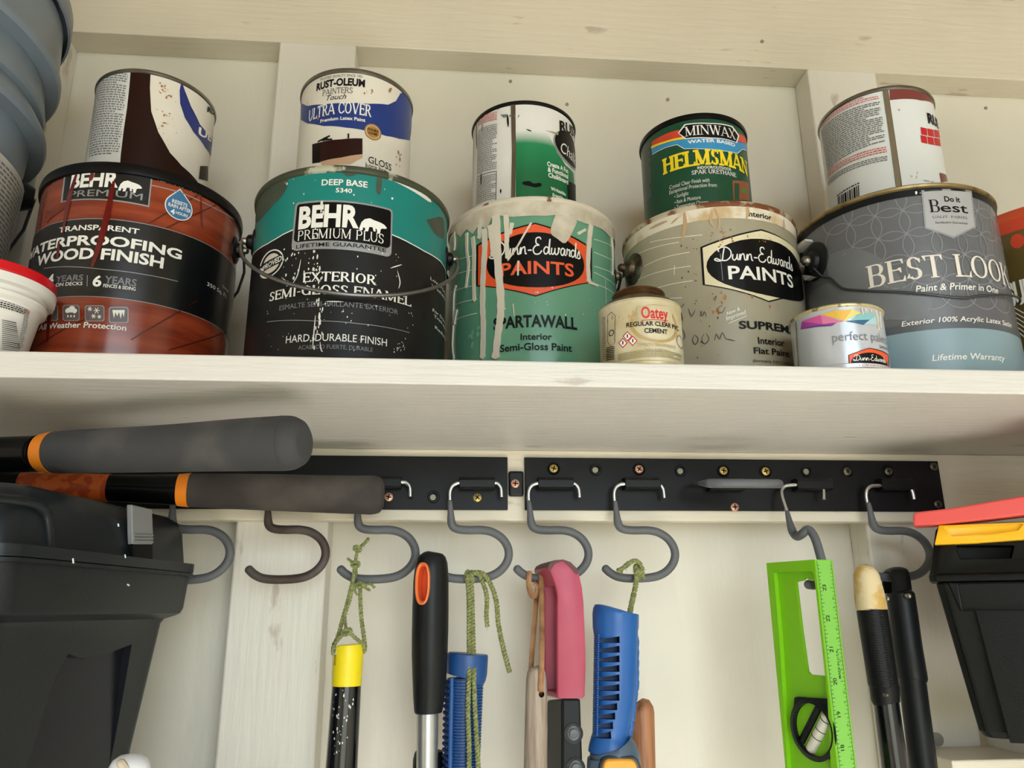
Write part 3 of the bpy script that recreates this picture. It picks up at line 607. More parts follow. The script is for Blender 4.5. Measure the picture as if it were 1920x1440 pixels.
g = Can('paint_can', .2550, .6922, .0830, BS, .3497, 'tan-grey gallon can with cream hexagon badge and rust streaked white top band', group=gal)
g.q = lambda a, b: (1100+a/2.768, 180+b/2.768)
m_tan = mat('label_tan_grey', (168, 161, 140), .36, col2=(150, 142, 120), thr=(.3, .7), scale=12)
g.body(m_tan, m_rustrim, m_rustrim, .005, .0016)
m_cream = mat('label_cream', (224, 212, 178), .38, var=.08, scale=40)
hb = (g.hit(360,692)[1]+g.hit(600,652)[1]+g.hit(860,655)[1])/3
g.band('label', hb, g.z1-.005, mat('stained_white_band', (222, 214, 196), .4, col2=(196, 170, 130), thr=(.38, .52), scale=45), 1)
g.text('Interior', (830,628),(958,643),(830,600), m_txtk, 4, bold=.02)
badge(g, [(590,785),(905,692),(1116,850),(1124,1037),(945,1071),(603,982)], (868,882), (247,148), (665,868),(1066,903),(665,795), (737,952),(1070,998),(737,885), m_cream, m_txtw, .96)
g.text('SUPREMA', (792,1213),(1047,1226),(792,1174), m_txtk, 4, bold=.03, fit='SUPREM'); g.text('Interior', (890,1288),(1025,1298),(890,1254), m_txtk, 4, bold=.02); g.text('Flat Paint', (868,1340),(1050,1353),(868,1308), m_txtk, 4, bold=.02); g.text('(formerly DECOVEL)', (863,1384),(1062,1398),(863,1370), m_txtk, 4)
g.text('New &', (728,1140),(795,1112),(728,1122), m_txtw, 4, bold=.01, level=False); g.text('Improved', (725,1168),(825,1132),(725,1145), m_txtw, 4, bold=.01, level=False); g.line('lettering', [(735,1182),(830,1142)], 3, m_txtw, 4)
for pts in [[(225,850),(300,805),(480,760)],[(330,760),(480,735),(600,722)],[(300,885),(400,840),(535,812)],[(260,960),(390,910),(540,884)],[(360,1000),(450,975),(550,960)],[(390,1052),(440,1050),(495,1048)],[(455,930),(458,880)]]: g.line('label', pts, 3, m_txtw, 2, 3)
m_pen = mat('faded_marker', (84, 74, 66), .6)
for pts in [[(492,1120),(500,1170)],[(492,1100),(508,1078)],[(530,1105),(545,1145),(565,1110)],[(590,1115),(600,1145),(612,1120),(622,1150)],[(705,1090),(682,1100),(684,1125),(706,1122),(720,1095)],[(500,1210),(512,1250),(490,1272)],[(500,1205),(480,1215)],[(560,1240),(550,1270),(566,1290),(580,1262),(562,1240)],[(610,1235),(598,1262),(612,1288),(636,1262),(620,1232)],[(665,1270),(672,1235),(690,1262),(704,1228),(722,1262)],[(720,1260),(770,1272)],[(600,1115),(590,1145)]]: g.line('lettering', pts, 5, m_pen, 4, 3, taper=True)
for pts, wd in [([(508,605),(512,680),(497,750)],20), ([(650,600),(644,650),(660,680)],14), ([(665,585),(690,650),(680,700)],10), ([(826,545),(836,600),(828,640)],16), ([(330,690),(420,650)],14), ([(440,665),(478,630)],10), ([(1020,640),(1022,700)],10)]: g.line('rust_streak', pts, wd, mat('tan_streak', (186, 156, 116), .5), 5, 3, taper=True)
g.specks('rust_streak', ((640,690),(760,790)), 22, m_rust, 5, r=(.0004, .0014), ecc=1.0); g.specks('rust_streak', ((480,740),(600,1000)), 14, m_rustd, 5, r=(.0003, .0009)); g.specks('rust_streak', ((560,1020),(700,1380)), 16, m_rustd, 5, r=(.0003, .0009)); g.specks('rust_streak', ((800,720),(1000,800)), 10, m_rust, 6, r=(.0003, .0009)); g.specks('rust_streak', ((640,1000),(980,1140)), 12, m_rust, 2, r=(.0005, .0016), ecc=2)
g.line('label', [(693,820),(706,960)], 2, m_silver, 6)
m_dirtymetal = mat('tarnished_metal', (104, 98, 84), .38, .7, col2=(70, 48, 32), thr=(.35, .55), scale=80)
e = g.ear((g.hit(245,900)[0], g.hit(245,900)[1]), m_dirtymetal, m_dirtymetal, .0155, .006)
e2 = e+Vector((0,0,0)); B = Vector((g.x, g.y, e.z)); d = e-B
P = [B+d*(math.cos(PI*k/16) if k < 8 else .9*math.cos(PI*k/16))+Vector((-g.fc.x, -g.fc.y, 0))*.088*math.sin(PI*k/16)+Vector((0,0,-.05*math.sin(PI*k/16))) for k in range(17)]
mb = MB(); tube(mb, P, .0014, m_wire, 10); link('handle', mb, g.t)
g.finish()

# ---- gallon 5
g = Can('paint_can', .4147, .6384, .0839, BS, .3424, 'slate grey gallon can with ring pattern, silver shield and blue-grey lower band', group=gal)
g.q = lambda a, b: (1460+a/2.4, 120+b/2.4)
m_sl = mat('label_slate', (84, 84, 90), .34, col2=(98, 100, 104), thr=(.4, .7), scale=8, coat=.15); m_bg = mat('label_blue_grey', (128, 152, 162), .32, var=.08, scale=20)
m_mid = mat('label_mid_grey', (112, 115, 120), .36, var=.12, scale=60); m_ring = mat('print_ring_grey', (134, 134, 140), .35)
g.body(m_sl, mat('brass_rim', (150, 128, 84), .35, .7, col2=(92, 66, 40), thr=(.35, .5), scale=60), m_steel, .0035, .0022)
g.band('label', g.z1-.011, g.z1-.004, m_blackpl, 3)
hb1 = g.hit(700,1195)[1]; hb2 = g.hit(700,1158)[1]
g.band('label', BS+.004, hb1, m_bg, 2); g.band('label', hb1, hb2, mat('label_dark_strip', (78, 82, 88), .35), 2)
rr = .0152; st = rr*math.sqrt(2)
for i in range(-6, 7):
    for j in range(0, 9):
        cx = i*st; cy = g.z1-.012-j*st
        if cy-rr*.3 < hb2: continue
        lim = g.hit(250,830); lim2 = g.hit(620,1050)
        if cx < lim2[0] and cy-rr < lim[1]+(lim2[1]-lim[1])*(cx-lim[0])/(lim2[0]-lim[0])-.004: continue
        n = 28; P = []; Q = []
        for k in range(n):
            a = 2*PI*k/n; P.append((cx+rr*math.cos(a), min(g.z1-.0105, max(hb2, cy+rr*math.sin(a))))); Q.append((cx+(rr-.0007)*math.cos(a), min(g.z1-.0105, max(hb2, cy+(rr-.0007)*math.sin(a)))))
        g.wrap('label', P+Q, [(k, (k+1)%n, (k+1)%n+n, k+n) for k in range(n)], m_ring, 1+(i+j)%2*.3)
g.poly('label', [(215,870),(330,830),(470,880),(560,980),(600,1035),(420,1028),(300,1010),(230,960)], m_mid, 1.7, sm=4)
g.poly('label', [(230,985),(300,1020),(560,1040),(690,1060),(640,1152),(500,1150),(480,1152),(420,1100),(250,1090),(140,1100),(150,1030)], m_mid, 1.7, sm=3)
g.poly('logo_badge', [(640,570),(866,573),(886,737),(785,787),(657,742)], m_silver, 3); g.poly('logo_badge', [(648,577),(860,580),(878,732),(785,778),(664,736)], mat('shield_grey', (170, 170, 172), .35, .1), 4)
g.text('Do it', (745,621),(815,623),(745,598), m_txtk, 5, bold=.03); g.text('B', (680,668),(727,669),(680,611), m_txtk, 5, 'serif'); g.text('est', (729,669),(850,672),(729,628), m_txtk, 5, bold=.012)
g.text('QUALITY PAINTS', (692,697),(846,700),(692,686), m_txtk, 5, 'lite'); g.text('Satisfaction Guaranteed', (703,722),(846,722),(703,712), m_txtk, 5, shear=.2)
m_lp = mat('print_pearl', (222, 214, 204), .35)
g.text('BEST LOOK', (405,1008),(1005,998),(405,906), m_lp, 4, 'serif', fit='BEST LOO'); g.text('Paint & Primer in One', (617,1030),(985,1034),(617,1000), m_txtw, 4, shear=.22, bold=.012)
g.text('Exterior 100% Acrylic Latex Satin', (553,1181),(1045,1192),(553,1158), m_txtw, 4, shear=.22, bold=.008); g.text('Lifetime Warranty', (690,1336),(1015,1342),(690,1308), m_txtw, 4, shear=.22, bold=.01)
m_eark = mat('ear_black', (40, 42, 44), .4); eh = g.hit(165,890)
e = g.ear((eh[0], eh[1]), m_eark, m_steel, .018, .0045)
m_paper = mat('torn_label_paper', (200, 200, 198), .7)
for P in ([(95,840),(150,790),(155,800),(110,850)], [(95,905),(130,895),(135,915),(110,950)], [(140,950),(178,960),(150,975)]): g.poly('torn_paper', P, m_paper, 8, lift=.006)
hw = [(200,955),(240,965),(290,1010),(360,1020),(450,1026),(560,1030),(680,1040),(820,1056)]
P = [e]+[g.pt(*g.hit(*p), .0016) for p in hw]; h_end = g.hit(820,1056)
for k in range(1, 8): P.append(g.pt(h_end[0]+k*.014, h_end[1]+.0022*k, .0016+.0006*k))
mb = MB(); tube(mb, spline(P, 3), .0010, mat('dark_wire', (70, 72, 76), .35, .5), 10); link('handle', mb, g.t)
g.specks('paint_speck', ((60,700),(110,760)), 6, m_paper, 6); g.specks('paint_speck', ((610,578),(640,590)), 4, m_txtw, 6)
g.finish()

# ---- gallon 6 at the right edge
g = Can('paint_can', .606, .685, .083, BS, .366, 'olive brown can with orange-red rim cut by the right edge of the picture', group=gal)
m_ol = mat('label_olive', (92, 76, 36), .35, var=.15, scale=15)
g.body(m_ol, mat('orange_rim', (186, 70, 34), .4), m_steel, .010, .0016)
g.band('label', g.z1-.022, g.z1-.009, mat('label_red_orange', (190, 60, 32), .4), 1)
g.ell('label', (1908,452), (14,14), mat('label_red_orange', (190, 60, 32), .4), 1)
g.text('SUN', (1894,570),(1925,570),(1894,528), m_txtw, 4, bold=.05, fit='SU')
for k in range(6): g.line('label', [(1893+k*2,572+k*9),(1925,590+k*9)], 1.6, m_txtw, 2)
g.finish()

# ---- quarts
q = Can('paint_can', -.2968, .7070, .0545, .3580, .4905, 'small white can with dark brown panel and blue swoosh, on the brown-red can', group=qrt)
q.q = lambda a, b: (a/2.056, b/2.056)
m_w1 = mat('label_ivory', (224, 218, 206), .35, col2=(206, 180, 140), thr=(.26, .36), scale=40)
m_dkbr = mat('label_dark_brown', (62, 28, 22), .35)
q.body(m_w1, m_steel, m_steel, .004, .0016)
q.poly('label', [(495,230),(583,230),(578,340),(583,430),(610,510),(655,590),(700,640),(760,700),(770,740),(600,740),(455,700),(460,600)], m_dkbr, 1)
q.poly('label', [(340,262),(505,262),(500,330),(490,420),(478,500),(466,600),(458,720),(330,700)], mat('sticker_white', (212, 212, 208), .5), 2)
q.fine([(378,300),(495,285),(460,600),(345,610)], 34, m_txtg, 3, longword=7)
m_navy = mat('label_navy', (34, 50, 120), .35)
q.poly('label', [(699,312),(692,350),(694,400),(712,455),(745,510),(790,570),(812,610),(818,560),(800,520),(770,480),(735,410),(712,350)], m_navy, 1)
q.text('ULTRA', (762,520),(818,560),(762,487), m_txtw, 4, bold=.03, fit='ULT', level=False); q.text('RUST', (797,430),(831,452),(797,408), m_txtk, 4, bold=.04, level=False)
q.poly('label', [(770,640),(800,640),(800,700),(765,690)], m_dkbr, 2)
for c in ((630,325),(650,370),(640,440),(636,480),(625,350)): q.specks('rust_stain', ((c[0]-14,c[1]-10),(c[0]+14,c[1]+10)), 7, m_rust, 3, r=(.0005, .0018), ecc=.7)
q.specks('rust_stain', ((600,340),(680,560)), 16, m_rustd, 4, r=(.0002, .0006), ecc=1)
q.finish()

q = Can('paint_can', -.0953, .6857, .0540, .3400, .4866, 'small white can with blue wave and brown furniture picture, on the teal can', group=qrt)
q.q = lambda a, b: (440+a/2.4, 100+b/2.4)
m_blue2 = mat('label_cobalt', (28, 56, 128), .35)
q.body(m_w1, m_steel, m_steel, .0045, .0016)
q.text('TRUSTED QUALITY SINCE 1921', (385,121),(575,117),(385,110), m_txtk, 4); q.text('RUST-OLEUM', (370,165),(585,158),(370,135), m_txtk, 4, bold=.04)
q.text('PAINTERS', (397,190),(530,186),(397,164), m_txtk, 4, 'lite'); q.text('Touch', (408,213),(498,210),(408,190), m_txtk, 4, shear=.35)
up_ = [(296,200),(302,225),(330,238),(400,232),(500,226),(600,228),(690,232),(725,215),(745,180),(775,175),(800,230)]
q.poly('label', up_+[(795,330),(786,393),(740,385),(680,372),(600,352),(500,335),(400,328),(330,316),(300,300)], m_blue2, 1)
q.text('ULTRA COVER', (335,304),(615,294),(335,255), m_txtw, 4, 'flare'); q.text('Premium Latex Paint', (387,310),(587,314),(387,296), m_txtw, 4, bold=.03)
q.ell('logo_badge', (621,355), (38,36), mat('gold_print', (190, 142, 74), .35, .3), 3); q.ell('logo_badge', (621,355), (31,29), m_txtw, 4, inner=.94)
q.text('DOUBLE', (597,351),(646,355),(597,340), m_txtk, 5, bold=.03); q.text('COVER', (600,366),(642,370),(600,356), m_txtk, 5, bold=.03)
m_redbr = mat('print_redbrown', (70, 26, 22), .35)
q.poly('label', [(350,410),(385,402),(385,492),(350,497)], mat('print_nearblack', (30, 14, 12), .35), 1); q.poly('label', [(385,402),(480,388),(575,384),(575,455),(480,470),(385,490)], m_redbr, 2)
q.poly('label', [(385,490),(575,456),(575,470),(520,500),(400,512)], mat('print_tanglow', (196, 160, 130), .4), 1)
for P in ([(375,400),(430,372)], [(400,395),(420,380)], [(512,384),(512,362)], [(392,392),(440,388)]): q.line('label', P, 7, m_txtk, 3)
q.text('GLOSS', (600,500),(703,522),(600,470), m_txtk, 4); q.text('kona brown', (588,522),(706,545),(588,500), m_txtk, 4)
q.specks('rust_stain', ((575,165),(620,185)), 5, m_rust, 3, r=(.0004, .0012)); q.specks('rust_stain', ((690,160),(715,210)), 5, m_rust, 3, r=(.0006, .0016)); q.specks('rust_stain', ((725,440),(750,520)), 7, m_rust, 3, r=(.0005, .0014), ecc=2); q.specks('rust_stain', ((340,270),(420,300)), 5, m_rust, 4)
q.finish()

q = Can('paint_can', .0754, .7240, .0538, .3580, .4885, 'small green and white can with black drips, on the paint-dripped green can', group=qrt)
q.q = lambda a, b: (820+a/2.667, 160+b/2.667)
q.body(m_white, mat('black_stained_rim', (60, 58, 54), .35, .6), m_steel, .004, .0016)
mg = bpy.data.materials.new('label_green_fade'); mg.use_nodes = True; n = mg.node_tree.nodes; l = mg.node_tree.links; bs = n['Principled BSDF']; bs.inputs['Roughness'].default_value = .32
tc = n.new('ShaderNodeTexCoord'); sp = n.new('ShaderNodeSeparateXYZ'); l.new(tc.outputs['Object'], sp.inputs[0]); r = n.new('ShaderNodeValToRGB'); mr = n.new('ShaderNodeMapRange')
mr.inputs['From Min'].default_value = 0.0; mr.inputs['From Max'].default_value = .13; l.new(sp.outputs['Z'], mr.inputs['Value']); l.new(mr.outputs[0], r.inputs[0])
hA = (q.hit(480,290)[1]-q.z0)/.13; hB = (q.hit(480,225)[1]-q.z0)/.13
r.color_ramp.elements[0].position = hA-.25; r.color_ramp.elements[0].color = lin((14, 104, 62)); r.color_ramp.elements[1].position = hB; r.color_ramp.elements[1].color = lin((226, 224, 220))
x_ = r.color_ramp.elements.new(hA); x_.color = lin((26, 128, 82)); l.new(r.outputs[0], bs.inputs['Base Color'])
q.poly('label', [(392,225),(470,222),(545,232),(572,280),(600,340),(640,400),(680,440),(690,590),(690,620),(392,600)], mg, 1)
q.poly('label', [(645,480),(690,500),(690,600),(655,600)], m_txtk, 2)
q.line('seam', [(376,70),(383,330),(378,600)], 14, m_steel, 2, lift=.0008); q.line('seam', [(388,80),(390,330),(386,600)], 5, m_rustd, 1)
q.ell('logo_badge', (668,335), (88,80), m_silver, 2); q.ell('logo_badge', (672,333), (84,74), m_txtk, 3)
q.text('RUST-OLEUM', (610,225),(678,258),(610,178), m_txtk, 4, bold=.04, fit='RUS', level=False); q.text('Chalk', (612,345),(672,360),(612,290), m_txtw, 5, shear=.25, fit='Cha')
for i, (t_, y) in enumerate((('Create A Fun', 404), ('& Functional', 432), ('Chalkboard', 460))): q.text(t_, (548+i*3,y),(652,y+38),(548+i*3,y-22), m_txtw, 4, bold=.03, level=False)
q.text('Writeable', (566,525),(640,555),(566,508), m_txtw, 4, bold=.03, level=False); q.text('Erasable', (575,556),(630,575),(575,540), m_txtw, 4, bold=.03, level=False)
q.fine([(205,165),(300,130),(300,175),(206,205)], 5, mat('print_pinkred', (200, 90, 90), .4), 3); q.fine([(206,225),(300,190),(298,420),(200,450)], 24, m_txtg, 3); q.fine([(200,470),(296,440),(294,570),(196,600)], 14, m_txtg, 3)
q.line('label', [(200,462),(297,430),(294,575)], 3, m_txtk, 3)
m_tar = mat('black_drip', (16, 16, 16), .3)
for P, wd in [([(200,170),(198,250),(201,320)],9), ([(190,190),(185,300),(180,420)],5), ([(222,440),(221,500)],10), ([(352,150),(356,210)],9), ([(178,300),(176,600)],5), ([(300,115),(308,120)],8), ([(318,520),(319,540)],8), ([(445,222),(470,232)],6), ([(228,190),(226,230)],5)]: q.line('paint_drip', P, wd, m_tar, 6, 3, taper=True)
q.poly('paint_drip', [(425,485),(460,480),(480,492),(515,490),(518,505),(490,512),(462,505),(430,498)], m_tar, 5, sm=3); q.specks('paint_drip', ((320,150),(500,160)), 4, m_txtg, 4); q.poly('paint_drip', [(318,148),(352,146),(350,160),(330,162)], m_txtg, 4)
q.poly('paint_drip', [(540,228),(590,236),(640,230),(600,250)], mat('khaki_stain', (150, 150, 110), .5), 3)
q.finish()

q = Can('varnish_can', .2520, .7045, .0539, .3450, .4696, 'small dark green can with black rim and yellow lettering, on the tan-grey can', 'varnish can', qrt)
q.q = lambda a, b: (1100+a/2.768, 180+b/2.768)
m_fg = mat('label_forest_green', (16, 76, 52), .34, var=.12, scale=10)
q.body(m_fg, mat('black_enamel_rim', (18, 19, 20), .3), m_blackpl, .006, .0018)
m_sky = mat('label_sky_blue', (52, 140, 194), .35); m_yel = mat('print_yellow', (236, 208, 34), .38); m_or = mat('print_red_band', (206, 66, 44), .38)
q.poly('label', [(338,240),(470,178),(520,178),(500,226),(400,238),(340,262)], m_or, 1); q.poly('label', [(780,195),(836,228),(836,262),(770,236)], m_or, 1)
q.poly('label', [(336,262),(400,238),(500,214),(510,224),(400,248),(338,274)], m_yel, 2)
q.poly('label', [(338,275),(400,250),(500,226),(640,222),(780,240),(836,262),(836,292),(805,275),(780,298),(700,284),(600,274),(510,274),(470,252),(420,264),(342,306)], m_sky, 2)
q.line('label', [(342,306),(420,266),(470,254),(508,276),(600,276),(700,286),(780,300),(805,277),(836,294)], 3, m_txtw, 3)
for mm, e, ly in ((m_txtw, 0, 3), (m_txtk, 5, 4)): q.poly('logo_badge', [(474+e*1.4,194+e*.2),(508+e,148+e),(640,142+e),(755-e,158+e),(790-e*1.4,208),(778-e,246-e),(640,222-e),(512+e,226-e)], mm, ly)
q.text('MINWAX', (510,214),(772,230),(510,164), m_txtw, 5, 'serif'); q.text('WATER BASED', (525,250),(768,268),(525,233), m_txtw, 5, bold=.03)
q.text('HELMSMAN', (398,405),(762,385),(398,322), m_yel, 4, 'slab', fit='HELMSM'); q.text('INDOOR/OUTDOOR', (575,380),(749,393),(575,366), m_txtw, 4, bold=.02); q.text('SPAR URETHANE', (545,412),(774,424),(545,390), m_txtw, 4, 'flare')
for i, t_ in enumerate(('Crystal Clear Finish with', 'Exceptional Protection from:', '• Sunlight', '• Rain & Moisture', '• Temperature Changes')):
    y = 470+i*26; x1 = (637, 677, 529, 592, 632)[i]; x0 = (430, 430, 457, 457, 457)[i]; q.text(t_, (x0, y+8),(x1, y-14 if i < 2 else y-4),(x0, y-12), m_txtw, 4, shear=.15)
m_dr = mat('print_door_red', (150, 84, 52), .4)
q.poly('label', [(755,440),(838,452),(842,545),(760,542)], m_dr, 1); q.poly('label', [(765,452),(790,455),(790,540),(766,538)], m_fg, 2); q.poly('label', [(800,480),(828,484),(826,510),(800,500)], mat('print_leaf', (90, 130, 60), .4), 2)
q.fine([(296,262),(330,236),(336,520),(305,560)], 34, m_txtg, 2)
q.finish()

q = Can('paint_can', .4351, .6690, .0540, .3380, .4851, 'small red and white can covered in small print, on the slate grey can', group=qrt)
q.q = lambda a, b: (1460+a/2.4, 120+b/2.4)
q.body(mat('label_clean_white', (222, 224, 224), .35), m_steel, m_steel, .004, .0016)
m_maroon = mat('label_maroon', (122, 58, 54), .35)
q.poly('label', [(497,95),(600,90),(700,120),(712,185),(640,165),(560,158),(500,164)], m_maroon, 1)
q.line('seam', [(476,100),(510,330),(540,552)], 17, mat('seam_tan_metal', (128, 116, 92), .4, .5), 2, lift=.0008); q.line('seam', [(486,100),(520,330),(552,552)], 6, m_rustd, 1)
q.text('RUST-OLEUM', (672,265),(712,285),(672,225), m_txtk, 4, bold=.04, fit='RU', level=False)
for i in range(4):
    for j in range(2): q.poly('logo_badge', [(637+i*30, 285+j*36+i*6),(664+i*30, 291+j*36+i*6),(668+i*30, 324+j*36+i*6),(642+i*30, 318+j*36+i*6)], m_red, 2)
m_pr = mat('print_pinkred', (200, 90, 90), .4)
q.fine([(195,255),(452,122),(452,160),(195,290)], 4, m_pr, 3); q.fine([(192,300),(455,168),(482,350),(222,490)], 21, m_txtg, 3, longword=9); q.fine([(218,494),(485,370),(490,400),(222,520)], 3, m_pr, 3); q.fine([(222,528),(492,412),(494,436),(226,552)], 3, m_txtg, 3)
q.fine([(264,590),(365,530),(366,540),(265,600)], 1, m_txtk, 3)
x = 268
while x < 366:
    wd = random.choice([3, 4, 6, 8]); yb = 598-(x-268)*.58; q.poly('fine_print', [(x, yb),(x+wd, yb-wd*.5),(x+wd+2, yb+50),(x+2, yb+55)], m_txtk, 3); x += wd+random.choice([3, 4, 5])
q.text('Primer', (732,430),(746,480),(732,415), m_txtg, 3, level=False); q.poly('label', [(722,490),(752,500),(760,530),(730,535)], m_maroon, 1)
q.text('946 mL', (652,530),(700,536),(652,522), m_txtg, 3); q.specks('rust_stain', ((585,485),(630,525)), 8, mat('tan_streak', (186, 156, 116), .5), 3, r=(.0003, .0007)); q.specks('rust_stain', ((530,200),(545,240)), 3, m_rust, 3, r=(.0003, .0006))
q.finish()

# ---- small sample can
q = Can('sample_can', .3127, .5734, .0352, BS, .2250, 'small silver sample paint can with colourful triangles, in front of the slate grey can', 'paint can')
q.q = lambda a, b: (1460+a/2.4, 120+b/2.4)
m_sil = mat('label_pale_silver', (190, 194, 202), .25, .25)
q.body(m_sil, mat('brass_drip_rim', (200, 186, 140), .35, .4, col2=(120, 112, 80), thr=(.38, .46), scale=120), m_steel, .0025, .0012)
cols = [(206, 84, 150), (150, 60, 150), (96, 50, 130), (226, 176, 60), (220, 206, 110), (130, 186, 190), (50, 96, 130), (170, 200, 206), (214, 120, 160)]
tri = [([(105,1160),(190,1130),(200,1172)],0), ([(105,1160),(200,1172),(100,1195)],1), ([(100,1195),(200,1172),(240,1180),(130,1190)],2), ([(190,1130),(250,1112),(280,1150)],3), ([(250,1112),(330,1105),(290,1160),(260,1140)],3), ([(330,1105),(370,1120),(290,1160)],4), ([(190,1130),(290,1160),(200,1172)],8), ([(300,1158),(410,1150),(380,1175)],6), ([(370,1120),(440,1130),(410,1152),(320,1156)],5), ([(440,1130),(458,1150),(440,1175),(380,1172)],7), ([(200,1172),(260,1165),(240,1180)],1)]
for i, (P, k) in enumerate(tri): q.poly('label', P, mat('triangle_print_%s' % 'abcdefghi'[k], cols[k], .3), 1+(i%3)*.3)
q.text('perfect palette', (243,1252),(470,1258),(243,1212), m_txtg, 4, fit='perfect pale', bold=-.005); q.text('SAMPLE', (452,1280),(480,1284),(452,1268), m_txtk, 4, fit='SAM')
badge(q, [(313,1310),(405,1278),(492,1310),(497,1400),(405,1425),(318,1400)], (405,1345), (80,46), (335,1338),(478,1345),(335,1312), (362,1375),(480,1380),(362,1352), m_orange, m_orange, .96)
q.line('seam', [(82,1160),(95,1370)], 12, m_steel, 2, lift=.0005)
for p, wd in [([(370,1095),(376,1130)],6), ([(385,1095),(388,1115)],8), ([(432,1105),(440,1150),(446,1200)],8), ([(450,1115),(456,1190)],7), ([(410,1098),(412,1120)],6)]: q.line('paint_drip', p, wd, m_drip, 6, 3, lift=.0004)
q.finish()

# ---- PVC cement tin with screw lid
q = Can('cement_tin', .1505, .5725, .0322, BS, .2290, 'small round tin of pipe cement with rusty brown screw cap and red lettering', 'cement tin')
q.q = lambda a, b: (1100+a/2.768, 180+b/2.768)
R = q.R; H = q.z1-q.z0; c = (q.x, q.y, q.z0)
m_lb = mat('label_yellowed', (206, 196, 168), .42, col2=(180, 164, 124), thr=(.35, .6), scale=30); m_glue = mat('brown_glue_metal', (116, 84, 52), .35, .4, col2=(70, 44, 24), thr=(.4, .6), scale=60)
mb = MB(); lathe(mb, c, [(0, .001), (R-.003, .001), (R, 0), (R+.0008, .002), (R, .003), (R, H-.006), (R+.0006, H-.005), (R+.0002, H-.003)], m_lb); link('body', mb, q.t)
mb = MB(); lathe(mb, c, [(R+.0002, H-.003), (R-.004, H+.001), (R-.009, H+.003), (.018, H+.004)], m_dirtymetal); link('shoulder', mb, q.t)
mb = MB(); vs = []
lathe(mb, c, [(.020, H+.003), (.0205, H+.0045), (.019, H+.0055), (.0208, H+.007), (.0195, H+.0085), (.0210, H+.0098), (.0205, H+.0112), (.0185, H+.0123), (0, H+.0125)], m_glue, 72); link('cap', mb, q.t)
q.text('Oatey', (284,1157),(420,1160),(284,1098), m_red, 4, bold=.025); q.line('lettering', [(284,1166),(418,1168)], 4, m_red, 4)
q.text('REGULAR CLEAR PVC', (208,1203),(474,1220),(208,1180), m_txtk, 4, bold=.02); q.text('CEMENT', (300,1232),(418,1236),(300,1208), m_txtk, 4, bold=.02)
q.ell('label', (345,1180), (122,98), mat('print_gold_ring', (176, 150, 96), .4), 2, inner=.86); q.poly('label', [(262,1095),(440,1095),(440,1178),(262,1178)], m_lb, 3)
for cx, cy in ((213,1248),(190,1283),(240,1272)): q.poly('logo_badge', [(cx,cy-26),(cx+24,cy),(cx,cy+26),(cx-24,cy)], m_red, 3); q.poly('logo_badge', [(cx,cy-20),(cx+18,cy),(cx,cy+20),(cx-18,cy)], m_txtw, 4); q.line('logo_badge', [(cx,cy-10),(cx,cy+8)], 6, m_txtk, 5)
q.text('CEMENTO TRANSPARENTE', (262,1305),(458,1312),(262,1288), mat('print_tan', (160, 146, 112), .4), 4); q.text('PARA TUBO PVC', (300,1326),(430,1330),(300,1312), mat('print_tan', (160, 146, 112), .4), 4)
q.fine([(165,1340),(490,1345),(490,1380),(165,1380)], 6, mat('print_olive', (140, 130, 84), .4), 3)
q.fine([(84,1150),(100,1140),(102,1370),(88,1370)], 20, m_txtg, 3)
q.line('label', [(112,1140),(112,1280),(128,1300),(148,1280),(150,1140),(130,1122),(112,1140)], 2.5, m_txtk, 3); q.ell('label', (131,1230), (14,16), m_txtk, 3, inner=.75)
for k in range(8): q.poly('fine_print', [(104,1306+k*9),(146,1300+k*9),(146,1304+k*9),(104,1310+k*9+(k%3))], m_txtk, 3)
q.ell('label', (480,1275), (16,32), m_txtg, 3, inner=.85); q.specks('rust_stain', ((110,1090),(250,1200)), 10, mat('tan_streak', (186, 156, 116), .5), 2)
q.finish()

# ---- tub at the lower left
q = Can('spackle_tub', -.3465, .570, .0395, BS, .2400, 'white plastic tub with red lid cut by the left edge of the picture', 'tub')
q.q = lambda a, b: (a/7.2, 480+b/7.2)
c = (q.x, q.y, q.z0); R = q.R; H = q.z1-q.z0; m_tub = mat('tub_white_plastic', (224, 222, 216), .35); m_lid = mat('tub_red_lid', (206, 16, 30), .28)
mb = MB(); lathe(mb, c, [(0, 0), (R-.007, 0), (R-.0055, .002), (R, H-.030), (R+.001, H-.026), (R+.004, H-.024), (R+.0045, H-.021), (R+.0015, H-.020), (R+.003, H-.016), (R+.0085, H-.0155), (R+.009, H-.009), (R+.006, H-.009)], m_tub); link('body', mb, q.t)
mb = MB(); lathe(mb, c, [(R+.0075, H-.009), (R+.0085, H-.0075), (R+.0080, H-.001), (R+.006, H), (R-.004, H), (R-.006, H-.003), (0, H-.003)], m_lid); link('lid', mb, q.t)
q.fine([(0,490),(400,660),(330,800),(0,700)], 7, m_txtk, 3, longword=6); q.fine([(340,700),(400,730),(300,1240),(230,1240)], 22, m_txtg, 3); q.fine([(345,705),(395,740),(380,800),(330,770)], 4, m_pr, 4)
for k in range(16): q.poly('fine_print', [(20,1240-k*26+10),(80+190*(1-k*.02),1240-k*26+50),(80+190*(1-k*.02),1240-k*26+50+random.choice([5,8,12])),(20,1240-k*26+10+8)], m_txtk, 3)
q.finish()

